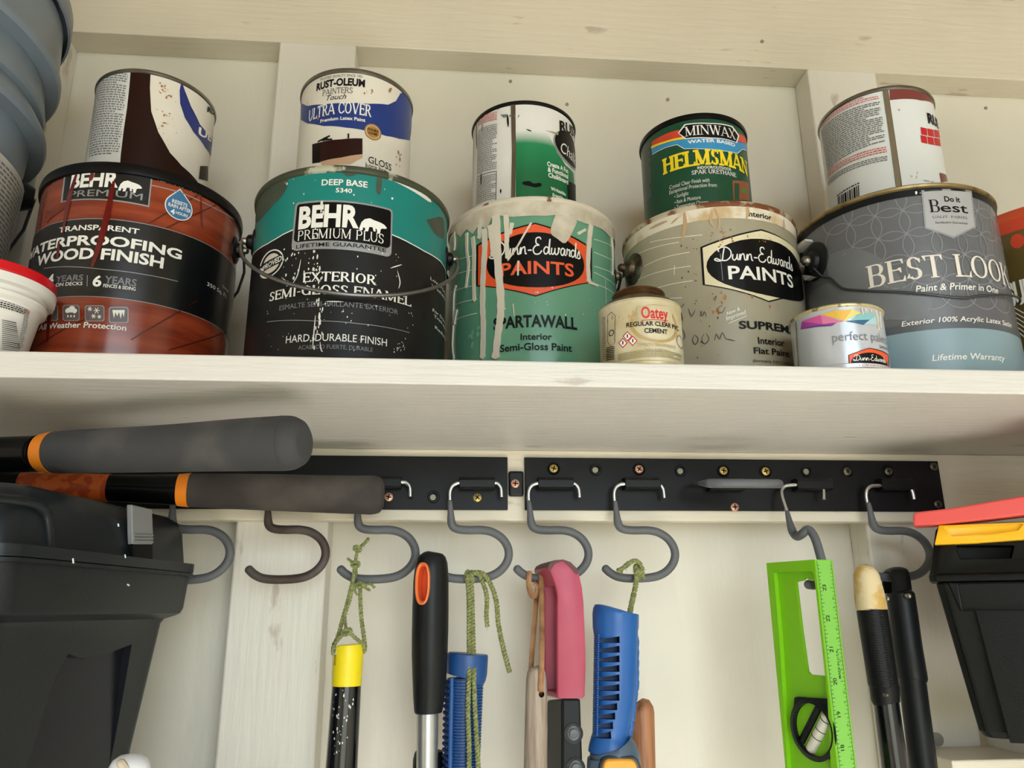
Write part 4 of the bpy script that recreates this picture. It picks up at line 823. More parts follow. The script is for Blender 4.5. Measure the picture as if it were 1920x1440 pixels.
# ---- grey-blue bucket, top left
m_bk = mat('bucket_grey_blue', (122, 134, 146), .38, var=.12, scale=12)
bx, by, R = -.528, .630, .146; BK = 1.05
t = thing('bucket', (bx, by, BS), 'large grey-blue ribbed plastic bucket cut by the top left corner', 'bucket'); zb = BS
mb = MB(); prof = [(0, .002), (.121, .002), (.124, 0), (.1255, .01), (.1325, .205), (.1335, .226), (.1455, .2262), (.1470, .230), (.1462, .236), (.1385, .250), (.1365, .253), (.1410, .255), (.1422, .259), (.1412, .264), (.1380, .284), (.1365, .289), (.1482, .291), (.1497, .2935), (.1497, .299), (.1465, .305), (.1450, .333), (.1440, .353)]
KZ = lambda p: [(r_*BK, ((z_+.173)*BK-.173) if z_ > .02 else z_) for r_, z_ in p]
lathe(mb, (bx, by, zb), KZ(prof), m_bk, 128); link('body', mb, t)
mb = MB(); lathe(mb, (bx, by, zb), KZ([(.1478, .3535), (.1500, .354), (.1505, .358), (.1500, .372), (.148, .376), (.138, .376), (.136, .366), (0, .366)]), m_bk, 128); link('lid', mb, t)
mb = MB(); fd = Vector((.86, -.42, 0)).normalized()
for a in (-.32, .32): pass
dd = Vector((.86, .50, 0)).normalized(); p0 = Vector((bx, by, zb+.206))+dd*.1385
tube(mb, [p0, p0+dd*.006, p0+dd*.012], lambda s_: .016-.006*s_, m_blackpl, 20); o = link('handle_boss', mb, t)
mb = MB(); P = []
for k in range(15):
    a = PI*k/14; P.append(Vector((bx, by, zb+.206-.085*math.sin(a)))+dd*(.151*math.cos(a))+Vector((-dd.y, dd.x, 0))*(.150*math.sin(a)))
tube(mb, [p_ for p_ in P if p_.y < STUD_Y-.003], .0016, m_wire, 8); link('handle', mb, t)
# paper label on the bucket
q2 = Can.__new__(Can); q2.x, q2.y, q2.R, q2.z0, q2.z1 = bx, by, .1305, zb, zb+.3; cc = Vector((bx, by)); q2.fc = -cc.normalized(); q2.rt = Vector((-q2.fc.y, q2.fc.x)); q2.layers = {}; q2.boxes = {}; q2.group_key = None; q2.toprim = .0; q2.q = lambda a, b: (a, b); q2.t = t
def cone_pt(sv, h, off):
    rr = BK*(.1252+((h-zb+.173)/BK-.173-.01)*.0560)+.0004+off; a = sv/q2.R; v = q2.fc*math.cos(a)*rr+q2.rt*math.sin(a)*rr; return Vector((bx+v.x, by+v.y, h))
q2.pt = cone_pt
h_t = zb+.205; q2.wrap('label', [(-.12, zb+.02), (.172, zb+.02), (.172, h_t), (-.12, h_t)], [(0,1,2,3)], mat('bucket_label', (196, 194, 188), .5), 1)
vs = []; fs = []
for i in range(40):
    h = h_t-.008-i*.0042; x = -.10
    while x < .160:
        l_ = random.uniform(.003, .010); x2 = min(x+l_, .164); o_ = len(vs); vs += [(x, h), (x2, h), (x2, h+.0019), (x, h+.0019)]; fs.append((o_, o_+1, o_+2, o_+3)); x = x2+.0014
q2.wrap('fine_print', vs, fs, m_txtg, 3); q2.finish()
# ------------------------------------------------------------------ tools below the shelf
def fd(px, py, Y): return Y/ray((px, py)).y
def rad(half, px, py, Y): return half*fd(px, py, Y)/F_PX
def zz(ox, oy, s): return lambda a, b: (ox+a/s, oy+b/s)
def boolcut(o, cmb, mat_=None):
    me = bpy.data.meshes.new('cut'); base = parent_world(o)
    me.from_pydata([v-base for v in cmb.v], [], cmb.f)
    bm = bmesh.new(); bm.from_mesh(me); bmesh.ops.recalc_face_normals(bm, faces=bm.faces); bm.to_mesh(me); bm.free()
    for m in cmb.mats: me.materials.append(m)
    me.polygons.foreach_set('material_index', cmb.m)
    bm = bmesh.new(); bm.from_mesh(o.data); bmesh.ops.recalc_face_normals(bm, faces=bm.faces); bm.to_mesh(o.data); bm.free()
    c = bpy.data.objects.new('cut', me); C.objects.link(c); c.location = base
    pw = o.parent; lw = o.location.copy(); o.parent = None; o.location = base
    bv = [m for m in o.modifiers]; bm_ = o.modifiers.new('b', 'BOOLEAN'); bm_.operation = 'DIFFERENCE'; bm_.object = c; bm_.solver = 'EXACT'
    if bm_.name in o.modifiers and len(bv): 
        try: o.modifiers.move(len(o.modifiers)-1, 0)
        except Exception: pass
    try: bm_.material_mode = 'TRANSFER'
    except Exception: pass
    dg = bpy.context.evaluated_depsgraph_get(); dg.update(); n = bpy.data.meshes.new_from_object(o.evaluated_get(dg))
    o.modifiers.clear(); old = o.data; o.data = n; n.name = old.name; bpy.data.objects.remove(c)
    o.parent = pw; o.location = lw
    try: n.set_sharp_from_angle(angle=math.radians(35))
    except Exception: pass
def loop_tube(mb, rows, m, seg=40, flat=1.0, capround=0.0):
    """rows: (py, x_left, x_right, Y) in pixels -> an upright body with those outlines"""
    P = []; R = []
    for y, a, b, Y in rows: c = (a+b)/2; P.append(at(c, y, Y)); R.append(rad((b-a)/2, c, y, Y))
    n = len(P)
    tube(mb, P, lambda t: R[min(n-1, int(round(t*(n-1))))], m, seg, flat=flat, up=(1, 0, 0))
    return P, R

m_rail = mat('rail_black', (34, 34, 37), .38, .2, var=.1, scale=30); m_rail2 = mat('rail_bracket_black', (30, 30, 33), .35)
m_screw1 = mat('copper_screw', (206, 156, 134), .35, .6); m_screw2 = mat('brass_screw', (190, 166, 96), .35, .7); m_slot = mat('screw_slot', (40, 26, 16), .6)
m_hook = mat('grey_rubber_coat', (96, 98, 102), .55, var=.12, scale=25, bump=.15); m_hookd = mat('worn_rubber_coat', (84, 78, 74), .6, col2=(60, 46, 38), thr=(.35, .6), scale=22)
m_chrome = mat('zinc_rod', (205, 207, 208), .22, .95)
def screw(parent, p, m, r=.0042):
    mb = MB(); tube(mb, [p, p+Vector((0,-.0012,0)), p+Vector((0,-.0018,0))], lambda t: r if t < .9 else r*.8, m, 20); o = link('screw', mb, parent)
    mb = MB(); a = random.uniform(0, PI/2)
    for da in (0, PI/2):
        d = Vector((math.cos(a+da), 0, math.sin(a+da)))*r*.62; e = Vector((-d.z, 0, d.x)).normalized()*r*.15; y = Vector((0,-.00195,0))
        mb.add([p+d+e+y, p+d-e+y, p-d-e+y, p-d+e+y], [(0,1,2,3)], m_slot)
    link('screw_cross', mb, o, smooth=False)
def hole(parent, px, py, r=.0040):
    p = at(px, py, RY); mb = MB(); N = (0, -1, 0)
    disc_rings(mb, p, N, [(r*1.5, 0), (r*1.5, .0012), (r*1.3, .0020), (r*1.08, .0020), (r, .0006)], m_rail2, close=False)
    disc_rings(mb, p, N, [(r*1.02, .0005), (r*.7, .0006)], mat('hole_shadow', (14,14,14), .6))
    disc_rings(mb, p+Vector((-.0006,0,-.0003)), N, [(r*.74, .0007), (r*.70, .0009)], mat('wood_in_hole', (150, 146, 126), .6)); link('screw_hole', mb, parent)
RY = BAT_Y-.004
def rail(x0, x1, label, zt, zb):
    t = thing('hook_rail', ((x0+x1)/2, BAT_Y, zb), label, 'rail', 'black hook rails on the batten')
    mb = MB(); box(mb, (x0, RY, zb), (x1, BAT_Y+.0002, zt), m_rail); link('plate', mb, t, smooth=False, bevel=.0006); return t
pz = at(952, 857, RY).z, at(952, 956, RY).z
xl1 = at(952, 905, RY).x; xr0 = at(984, 905, RY).x; xr1 = at(1765, 905, RY).x
railL = rail(xl1-(xr1-xr0), xl1, 'left black metal hook rail, partly behind the two black grips', *pz)
railR = rail(xr0, xr1, 'right black metal hook rail with a row of screws along its top', *pz)
p = at(968, 908, BAT_Y); mb = MB(); box(mb, (at(953,900,BAT_Y).x, BAT_Y-.006, p.z-.0125), (at(981,900,BAT_Y).x, BAT_Y+.0002, p.z+.0125), m_rail2); link('end_bracket', mb, railL, smooth=False, bevel=.002)
screw(railL, at(966, 907, BAT_Y-.006), m_screw1)
for px, py, m in [(729,932,m_screw1),(895,933,m_screw2)]: screw(railL, at(px, py, RY), m)
hole(railL, 813, 932)
for px, py, m in [(1038,879,m_screw2),(1198,880,m_screw1),(1356,883,m_screw2),(1435,884,m_screw2),(1588,884,m_dirtymetal),(1665,884,m_dirtymetal),(1750,875,m_dirtymetal),(1377,951,m_screw1),(1758,946,m_dirtymetal)]:
    screw(railR, at(px, py, RY), m)
    if py < 890 and px < 1700:
        p = at(px, py, RY); mb = MB(); disc_rings(mb, p, (0, -1, 0), [(.0064, 0), (.0064, .0010), (.0056, .0017), (.0046, .0006)], m_rail2, close=False); link('screw_boss', mb, railR)
for px, py in [(1117,881),(1276,883),(1512,884)]: hole(railR, px, py)
# hooks: outline read once, then every hook is a copy moved along the rail
HY = .7605
rod = [(1245.6,933.8),(1243.5,918),(1238,910),(1230,907.5),(1200,907.5),(1172,907.5),(1162,909),(1154.5,915),(1151.5,926),(1152.8,944)]
coat = [(1153.5,942),(1156,962),(1158,978),(1162,988),(1172,993),(1190,994.5),(1215,994.5),(1234,998.5),(1251,1009),(1262,1024),(1265.8,1040),(1262,1056),(1251,1070),(1236,1079),(1218,1083),(1195,1084.5),(1173,1084),(1157,1081),(1144,1074),(1135,1066)]
X6 = at(1156, 962, HY).x
def make_hook():
    t = thing('wall_hook', (X6, HY, at(1200, 907, HY).z), 'grey coated wall hook', 'hook', 'grey coated hooks on the rails')
    mb = MB(); tube(mb, spline([at(*p, HY) for p in rod], 5), .0019, m_chrome, 12); link('rod', mb, t)
    mb = MB(); P = spline([at(*p, HY-.0025) for p in coat], 5); n = len(P)
    tube(mb, P, lambda s: .0021+.0019*min(1, s*9), m_hook, 20, round_end=True); link('rubber_sleeve', mb, t)
    return t
def dup(root, loc, label):
    r = root.copy(); C.objects.link(r); r.location = loc; r['label'] = label
    for ch in list(root.children):
        c = ch.copy(); C.objects.link(c); c.parent = r
        for g_ in ch.children: d = g_.copy(); C.objects.link(d); d.parent = c
    return r
hook0 = make_hook(); hz = hook0.location.z
hook0['label'] = 'grey coated hook holding the blue ribbed handle by a green string'
HX = {}
for i, (px, lb) in enumerate([(326, 'leftmost grey hook, half hidden behind the left black tool box'), (504.5, 'brown-stained empty grey hook under the long black grip'), (672, 'grey hook holding the yellow-capped pole by a green string loop'), (846, 'grey hook behind the black and orange handle with hanging green string'), (994.5, 'grey hook carrying the pink handle and a leather cord'), (1631, 'rightmost grey hook holding the black looped handle beside the black bin')]):
    x = at(px, 962, HY).x; h = dup(hook0, (x, HY, hz), lb); HX[px] = h
for ch in HX[504.5].children:
    if ch.name.startswith('rubber'): ch.data = ch.data.copy(); ch.data.materials[0] = m_hookd
def bracket(px0, px1, py, parent, h=11.5):
    a = at(px0, py, RY-.006); b = at(px1, py, RY-.006); hh = rad(h, px0, py, RY-.006)
    mb = MB(); prof = [(0, hh), (-.0110, hh*.95), (-.0150, hh*.45), (-.0150, -hh*.7), (-.0125, -hh), (0, -hh)]
    y = RY; vs = [(a.x, y+p[0], a.z+p[1]) for p in prof]+[(b.x, y+p[0], a.z+p[1]) for p in prof]; n = len(prof)
    mb.add(vs, [tuple(range(n)), tuple(range(2*n-1, n-1, -1))]+[(i, i+n, (i+1)%n+n, (i+1)%n) for i in range(n)], m_rail2); link('bracket', mb, parent, smooth=False, bevel=.0005)
for px in (672, 846): bracket(px+15, px+81, 907 if px > 700 else 905, railL)
for px in (326, 504.5): bracket(px+15, px+79, 903, railL)
for px in (994.5, 1156, 1314, 1476, 1633): bracket(px+13, px+79 if px < 1600 else px+75, 907+(2 if px > 1300 else 0), railR)
# hook swung up and out (seen edge on) and hook turned towards the viewer
t = thing('wall_hook', (.24, HY, .12), 'grey hook lifted up so it lies flat across the right rail', 'hook', 'grey coated hooks on the rails')
s6 = at(1156, 962, HY)
def lift(p, Y0=HY):
    w_ = at(*p, HY); v = hz-w_.z; u = w_.x-X6; xo = at(1302, 912, HY).x+.0015
    a = math.radians(99.5); return Vector((xo+u, HY-v*math.sin(a), hz-.001+v*-math.cos(a)*-1 if False else hz-v*(-math.cos(a))*-1*-1))
def lift(p):
    w_ = at(*p, HY); v = hz-w_.z; u = w_.x-X6; xo = at(1302, 912, HY).x; return Vector((xo+u, HY-v, hz*(HY-v)/HY+.0008))
mb = MB(); tube(mb, spline([lift(p) for p in rod], 5), .0019, m_chrome, 12); link('rod', mb, t)
mb = MB(); tube(mb, spline([lift(p) for p in coat], 5), lambda s: .0021+.0019*min(1, s*9), m_hook, 20, round_end=True); link('rubber_sleeve', mb, t)
t = thing('wall_hook', at(1468, 925, HY), 'grey hook turned outwards, running through the green level', 'hook', 'grey coated hooks on the rails')
mb = MB(); tube(mb, spline([at(1545,936,HY-.002), at(1543,915,HY), at(1530,909,HY), at(1480,910,HY), at(1468,916,HY), at(1466,928,.757), at(1472,948,.753), at(1477,962,.750)], 5), .0019, m_chrome, 12); link('rod', mb, t)
mb = MB(); Pk = [at(1476,960,.750), at(1482,985,.746), at(1488,1000,.742), at(1495,1006,.733), at(1504,1001,.722), at(1515,993,.718), at(1525,1003,.714), at(1532,1020,.710), at(1539,1045,.706), at(1545,1068,.702), at(1544,1086,.697), at(1535,1095,.692), at(1525,1097,.687), at(1516,1096,.681)]
tube(mb, spline(Pk, 5), lambda s: .0021+.0019*min(1, s*9), m_hook, 20, round_end=True); link('rubber_sleeve', mb, t)

# twine
m_twine = mat('green_jute_twine', (148, 152, 100), .85, col2=(112, 118, 70), thr=(.35, .6), scale=300)
def twine(mb, pts, r=.0012, pitch=.006, sm=6, fuzz=0):
    P = spline(pts, sm); s = 0; A = [0]
    for i in range(1, len(P)): s += (P[i]-P[i-1]).length; A.append(s)
    Q = []; n = max(6, int(s/.0011))
    for k in range(n+1):
        d = s*k/n; i = 0
        while i < len(A)-2 and A[i+1] < d: i += 1
        tt = (d-A[i])/max(1e-9, A[i+1]-A[i]); Q.append(P[i].lerp(P[i+1], tt))
    for ph in (0, PI):
        H = []
        for k, c in enumerate(Q):
            tn = (Q[min(k+1, n)]-Q[max(k-1, 0)]).normalized(); u, v = frame(tn); a = 2*PI*(s*k/n)/pitch+ph; H.append(c+(u*math.cos(a)+v*math.sin(a))*r*.68)
        tube(mb, H, r*.86, m_twine, 6)
    for _ in range(fuzz):
        c = random.choice(Q); d = Vector((random.uniform(-1,1), random.uniform(-1,.2), random.uniform(-1,1)))*.004; tube(mb, [c, c+d*.6, c+d+Vector((0,0,-.001))], .00012, m_twine, 4)
def knot(mb, c, r=.003, n=2):
    c = Vector(c)
    for k in range(n):
        ax = random.uniform(0, 3); twine(mb, [c+Vector((math.cos(a)*r*1.05, math.sin(a)*r*.9*math.cos(ax)-.001, math.sin(a)*r*.8+.3*r*math.cos(a+ax))) for a in [i*PI/4 for i in range(9)]], .0011, .005, 3)

# ---- yellow capped black pole
z6 = zz(560, 1000, 3.274); Y = .735
t = thing('broom_pole', at(650, 1212, Y), 'black pole with a yellow end cap and white paint specks, hung by green string', 'pole')
m_yc = mat('yellow_cap', (236, 214, 22), .38); m_bp = mat('glossy_black_pole', (16, 20, 28), .18, coat=.4)
def Zr(rows, z, Y): return [(z(0, r[0])[1], z(r[1], 0)[0], z(r[2], 0)[0], Y if len(r) < 4 else r[3]) for r in rows]
mb = MB(); loop_tube(mb, Zr([(684,217,396),(690,214,399),(740,211,397),(935,204,384)], z6, Y), m_yc, 48); cap = link('end_cap', mb, t)
a = at(*z6(212, 700), Y); cut = MB(); box(cut, (a.x-.02, Y-.03, at(*z6(240,745),Y).z), (at(*z6(240,745),Y).x, Y+.03, a.z+.03), m_yc)
boolcut(cap, cut)
cut = MB(); box(cut, (at(*z6(228,745),Y).x, Y-.03, at(*z6(226,806),Y).z), (at(*z6(240,745),Y).x, Y-.002, at(*z6(240,740),Y).z), m_yc); boolcut(cap, cut)
mb = MB(); loop_tube(mb, Zr([(934,206,382),(936,206,382),(1440,166,360),(2300,96,322)], z6, Y), m_bp, 40); shaft = link('shaft', mb, t)
mb = MB()
for _ in range(48):
    px, py = z6(random.uniform(215, 350), random.uniform(945, 1440)); 
    if py > 1380 and random.random() < .3: px = z6(250, 0)[0]+random.uniform(-6, 6)
    yl = z6(0, 0)[1]; f_ = (py-1285)/155; cx = 649.5-f_*9.5; half = 27.5+f_*1.5; u = (px-cx)/half
    if abs(u) > .92: continue
    rr_ = rad(half, cx, py, Y); c = at(cx, py, Y); c = Vector((c.x+rr_*u, Y-rr_*math.sqrt(1-u*u)-.0001, c.z)); r_ = random.uniform(.0003, .0009)
    k = 6; nrm = Vector((u, -math.sqrt(1-u*u), 0)); e1_ = Vector((-nrm.y, nrm.x, 0)); mb.add([c+e1_*r_*math.cos(i)*.8+Vector((0,0,r_*1.5*math.sin(i))) for i in [2*PI*j/k for j in range(k)]], [tuple(range(k))], m_speck)
o = link('paint_speck', mb, t, smooth=False); o['kind'] = 'stuff'
# string loop on hook 3
t = thing('string_loop', at(662, 1090, .75), 'green twine loop tying the yellow-capped pole to its hook', 'string'); Yh = .7500
mb = MB(); T = lambda a, b, Y=Yh: at(*z6(a, b), Y)
twine(mb, [T(430,30,.745), T(405,60,.744), T(365,100,.744), T(352,150,.745), T(345,200,.7465), T(355,225,.7470)], fuzz=6)
twine(mb, [T(298,155,.744), T(325,175,.744), T(345,215,.746)], .001, fuzz=4); twine(mb, [T(430,40,.743), T(380,85,.743), T(350,110,.743)], .0009)
twine(mb, [T(345,215,.7475), T(330,300,.745), T(300,420,.744), T(272,520,.742), T(245,620,.738), T(215,690,.735), T(212,740,.728)], .0014, fuzz=10)
twine(mb, [T(355,225,.7475), T(340,260,.745), T(318,400,.743), T(285,500,.741), T(290,580,.738), T(285,600,.735)], .0011)
twine(mb, [T(350,235,.7470), T(352,300,.7650), T(375,310,.745), T(378,400,.744), T(385,520,.742), T(398,620,.738), T(408,700,.735), T(400,730,.731)], .0014, fuzz=8)
twine(mb, [T(215,730,.728), T(222,680,.73), T(262,630,.731), T(300,600,.731), T(345,640,.73), T(392,680,.73), T(404,710,.731)], .0013, fuzz=6)
twine(mb, [T(365,310,.744), T(400,320,.743), T(440,310,.742), T(465,335,.742)], .001, fuzz=5); twine(mb, [T(370,310,.744), T(400,330,.743), T(440,350,.742)], .001, fuzz=4); twine(mb, [T(352,310,.744), T(345,350,.744), T(360,378,.744)], .0009)
knot(mb, T(298,605,.731), .0035, 3); knot(mb, T(362,95,.744), .003, 2); knot(mb, T(350,190,.7440), .0032, 2); knot(mb, T(378,318,.744), .003, 2)
link('strand', mb, t)

# ---- black handle with orange hole and aluminium shaft
Y = .728
t = thing('scraper_handle', at(808, 1336, Y), 'black rubber handle with orange lined hole on a silver aluminium shaft', 'handle')
m_grip = mat('black_soft_grip', (44, 46, 50), .36, var=.25, scale=40); m_alu = mat('aluminium_shaft', (188, 190, 192), .28, .8)
mb = MB(); rows = [(113,790,838),(118,768,858),(130,742,884),(150,726,902),(185,716,914),(230,711,918),(300,704,920),(450,698,921),(600,695,919),(750,694,914),(900,699,906),(1000,703,896),(1080,708,884),(1097,710,880),(1103,716,874)]
rows = [(r[0], r[1], r[2]) for r in rows]; P, Rr_ = loop_tube(mb, Zr(rows, z6, Y), m_grip, 48); grip = link('grip', mb, t)
cxy = z6(768, 308); cc = at(*cxy, Y-.012); nrm = Vector((-.42, -.9, 0)).normalized(); uu = Vector((nrm.y, -nrm.x, 0))*-1; ux = Vector((0,0,1))
hw_ = rad(13.2, *cxy, Y-.012)*1.08; hh_ = rad(38, *cxy, Y-.012)
def oval(c, a, b, n=36): 
    out = []
    for k in range(n):
        an = 2*PI*k/n; ca, sa = math.cos(an), math.sin(an); out.append(c+uu*a*(abs(ca)**.8*(1 if ca > 0 else -1))+ux*b*(abs(sa)**.85*(1 if sa > 0 else -1)))
    return out
cut = MB(); prism(cut, oval(cc+nrm*.03, hw_*.98, hh_*.99), -nrm*.037, m_grip); boolcut(grip, cut)
m_or1 = mat('orange_liner', (226, 120, 62), .4); m_or2 = mat('orange_liner_deep', (214, 84, 40), .45)
mb = MB(); n = 36; rings = [(1.0, 1.0, -.004), (1.04, 1.015, .0035), (.90, .95, .0042), (.72, .85, .002), (.66, .82, -.004), (.62, .80, -.0064)]; vs = []
for i, (a_, b_, d_) in enumerate(rings): vs += oval(cc+nrm*(d_), hw_*a_, hh_*b_)
fs = [(i*n+k, i*n+(k+1)%n, (i+1)*n+(k+1)%n, (i+1)*n+k) for i in range(len(rings)-1) for k in range(n)]
mb.add(vs, fs[:3*n], m_or1); mb.add(vs, fs[3*n:]+[tuple(range(5*n, 6*n))], m_or2); link('hole_liner', mb, t)
mb = MB(); loop_tube(mb, Zr([(1095,725,857),(1100,725,857),(1440,723,853),(2200,715,850)], z6, Y), m_alu, 40); link('shaft', mb, t)
mb = MB(); loop_tube(mb, Zr([(1318,770,830,.748),(1324,735,860,.748),(1340,712,882,.748),(1380,702,895,.748),(1440,700,900,.748),(1600,700,900,.748)], z6, .748), m_blackpl, 32); link('slide_collar', mb, t)

# ---- left blue ribbed handle
m_bl = mat('blue_plastic', (30, 78, 140), .38, var=.15, scale=25); m_bld = mat('blue_plastic_slot_shade', (14, 40, 84), .6)  # the second blue is a darker copy that paints shade into the slots
Y = .757-.030
t = thing('blue_handle', at(870, 1300, Y+.012), 'blue ribbed plastic handle half behind the black and orange handle', 'handle'); Yb = .742
mb = MB(); loop_tube(mb, Zr([(737,925,1150),(742,914,1160),(760,910,1163),(860,908,1157),(882,910,1150),(888,914,1140)], z6, Yb), m_bl, 48); link('end_cap', mb, t)
mb = MB(); rows = []; y = 886
while y < 1900:
    f_ = (y-886)/554; l = 903-13*f_; r_ = 1136-24*f_; rows += [(y, l+11, r_-11), (y+6, l+11, r_-11), (y+8, l, r_), (y+14, l, r_), (y+16, l+11, r_-11)]; y += 18.5
loop_tube(mb, Zr(rows, z6, Yb), m_bl, 40); link('ribbed_grip', mb, t)
mb = MB()
for side in (932,): tube(mb, [at(*z6(940, 888), Yb-.0142), at(*z6(930, 1440), Yb-.0142), at(*z6(915, 1900), Yb-.0142)], .0022, m_bl, 10)
link('rib_strip', mb, t)
mb = MB()
for k in range(26):
    y = 905+k*38; f_ = (y-886)/554; a = at(*z6(898-13*f_, y), Yb-.0085); b = at(*z6(926-13*f_, y+26), Yb-.0135); tube(mb, [a+Vector((0,-.0006,0)), b+Vector((0,-.0008,0))], .0016, m_bld, 6)  # raised rods whose dark colour stands for the shade in slots
o = link('side_slot', mb, t); o['kind'] = 'stuff'
# string over hook 4
t = thing('string_loop', at(880, 1085, .75), 'long green twine looped over its hook in front of the blue handle, ends loose', 'string')
mb = MB(); yf = .7285
twine(mb, [T(1062,262,.763), T(1040,235,.757), T(1030,262,.7515), T(1040,320,.749), T(1045,450,.745), T(1046,700,.735), T(1050,780,.7285), T(1045,900,yf-.006), T(1040,1100,yf-.006), T(1046,1300,yf-.006), T(1046,1470,yf-.006)], .0016, fuzz=14)
twine(mb, [T(1085,262,.763), T(1064,238,.757), T(1058,265,.7515), T(1062,330,.749), T(1068,500,.745), T(1072,700,.735), T(1078,800,.7285), T(1076,900,yf-.006), T(1084,1100,yf-.006), T(1092,1250,yf-.006), T(1104,1470,yf-.006)], .0016, fuzz=14)
twine(mb, [T(1040,255,.7510), T(1080,245,.7495), T(1110,255,.7500), T(1130,300,.748), T(1150,360,.746), T(1156,420,.745), T(1152,500,.745), T(1158,570,.745)], .0016, fuzz=10)
twine(mb, [T(1060,245,.7560), T(1110,240,.7500), T(1150,265,.748), T(1190,340,.746), T(1215,430,.745), T(1225,550,.745), T(1250,680,.745), T(1275,780,.745), T(1294,850,.745)], .0017, fuzz=12)
for dx in (-10, 8, 22): twine(mb, [T(1050+dx,300,.7500), T(1046+dx,262,.7505), T(1052+dx,240,.7560), T(1058+dx,240,.765)], .0011, .005, 4)
link('strand', mb, t)

# ---- wooden handle on a leather cord
z7 = zz(940, 1000, 3.274); T7 = lambda a, b, Y=.75: at(*z7(a, b), Y); Y = .728
t = thing('wooden_handle', T7(215, 1440, Y), 'weathered grey wooden tool handle hung by a brown leather cord', 'handle')
m_ww = mat('weathered_wood', (176, 160, 146), .65, col2=(138, 122, 108), thr=(.35, .65), scale=40, stretch=(6,6,.5), bump=.3)
mb = MB(); loop_tube(mb, Zr([(815,200,226),(819,186,244),(832,168,262),(855,158,272),(900,152,278),(1000,148,281),(1200,143,284),(1440,137,279),(2200,120,268)], z7, Y), m_ww, 36); wh = link('body', mb, t)
p = T7(240, 982, Y); r_ = rad(5.6, 1013, 1300, Y); cut = MB(); tube(cut, [p+Vector((0,-.03,0)), p+Vector((0,.03,0))], r_, mat('hole_dark_wood', (70, 54, 42), .7), 20); boolcut(wh, cut)
m_lea = mat('leather_cord', (168, 124, 84), .6, col2=(120, 82, 50), thr=(.3, .6), scale=80)
t = thing('leather_cord', T7(240, 400), 'tan leather cord looped over the hook carrying the grey wooden handle', 'cord')
mb = MB()
tube(mb, spline([T7(240,1000,.733), T7(242,972,.724), T7(241,950,.7175), T7(248,780,.722), T7(250,560,.734), T7(246,320,.7495), T7(243,262,.7508), T7(240,238,.7580), T7(232,240,.765), T7(222,330,.764), T7(212,450,.755), T7(196,640,.745), T7(184,800,.742), T7(186,900,.741), T7(210,970,.741), T7(240,985,.739)], 6), .0024, m_lea, 10, flat=.4, up=(1,0,0))
tube(mb, spline([T7(175,235,.752), T7(168,270,.7495), T7(172,330,.7495), T7(190,385,.7495), T7(215,380,.7495), T7(222,330,.7495), T7(200,300,.7495)], 5), .0028, m_lea, 10, flat=.5); link('loop', mb, t)

# ---- pink-handled tool
t = thing('pink_handle_tool', T7(400, 1015, .72), 'tool with a faded pink loop handle over the hook and black riveted body', 'tool')
m_pink = mat('faded_pink_plastic', (180, 70, 96), .42, col2=(158, 50, 80), thr=(.3, .55), scale=10, bump=.1); m_pinkd = mat('grimy_pink', (92, 54, 48), .55)
Yp = .722; back = T7(250, 600, Yp+.046)-T7(345, 600, Yp)
out = [(288,208),(300,185),(330,170),(380,166),(425,182),(458,215),(480,255),(497,330),(507,420),(513,560),(519,720),(520,830),(514,1000),(506,1014),(360,1016),(345,1006),(345,700),(344,500),(346,380),(336,330),(312,262)]
mb = MB(); prism(mb, [T7(a, b, Yp) for a, b in out], back, m_pink); o = link('loop_handle', mb, t, bevel=.0018, angle=50)
cut = MB(); A_ = [(325,300),(352,300),(352,985),(300,985)]
s0 = T7(345, 660, Yp)+back*.12; dirx = Vector((1, 0, 0)); h1_ = T7(345, 318, Yp).z; h2_ = T7(345, 985, Yp).z
q0 = T7(345, 660, Yp)+back*.10; q1 = T7(345, 660, Yp)+back*.80
vs = []
for h in (h2_, h1_):
    for p_, dx in ((q0, -.03), (q0, .026), (q1, .026), (q1, -.03)): vs.append(Vector((p_.x+dx, p_.y, h)))
hexa(cut, vs, m_pink); boolcut(o, cut)
mb = MB(); tp = [(288,204),(300,183),(330,167),(380,163),(425,179),(458,212),(470,235)]
P1 = [T7(a, b, Yp)+Vector((0,-.0002,.0004)) for a, b in tp]; P2 = [p_+back*.95 for p_ in P1]; n = len(P1); mb.add(P1+P2, [(i, i+1, n+i+1, n+i) for i in range(n-1)], m_pinkd)
P3 = [p_+Vector((0,-.0004,-.004-.003*math.sin(i*1.7))) for i, p_ in enumerate(P1)]; mb.add(P1+P3, [(i, n+i, n+i+1, i+1) for i in range(n-1)], m_pinkd); link('grime', mb, t)
m_bb = mat('dark_blue_black_plastic', (30, 36, 42), .4); bk2 = T7(278, 1200, Yp+.040)-T7(372, 1200, Yp)
mb = MB(); prism(mb, [T7(372,1014,Yp+.002), T7(488,1014,Yp+.002), T7(494,1200,Yp+.002), T7(503,1440,Yp+.002), T7(520,2200,Yp+.002), T7(372,2200,Yp+.002)], bk2, m_bb); body = link('body', mb, t, smooth=False, bevel=.002)
for cx, cy in ((443,1228),(456,1440)):
    p = T7(cx, cy, Yp+.002); mb = MB(); prof = [(.0082, 0), (.0082, .0012), (.0066, .0022), (.0054, .0014), (.0040, .0014), (.0036, .0030), (.0016, .0032)]
    disc_rings(mb, p, (0, -1, 0), prof, mat('dark_rivet', (76, 78, 82), .3, .5)); link('rivet', mb, t)

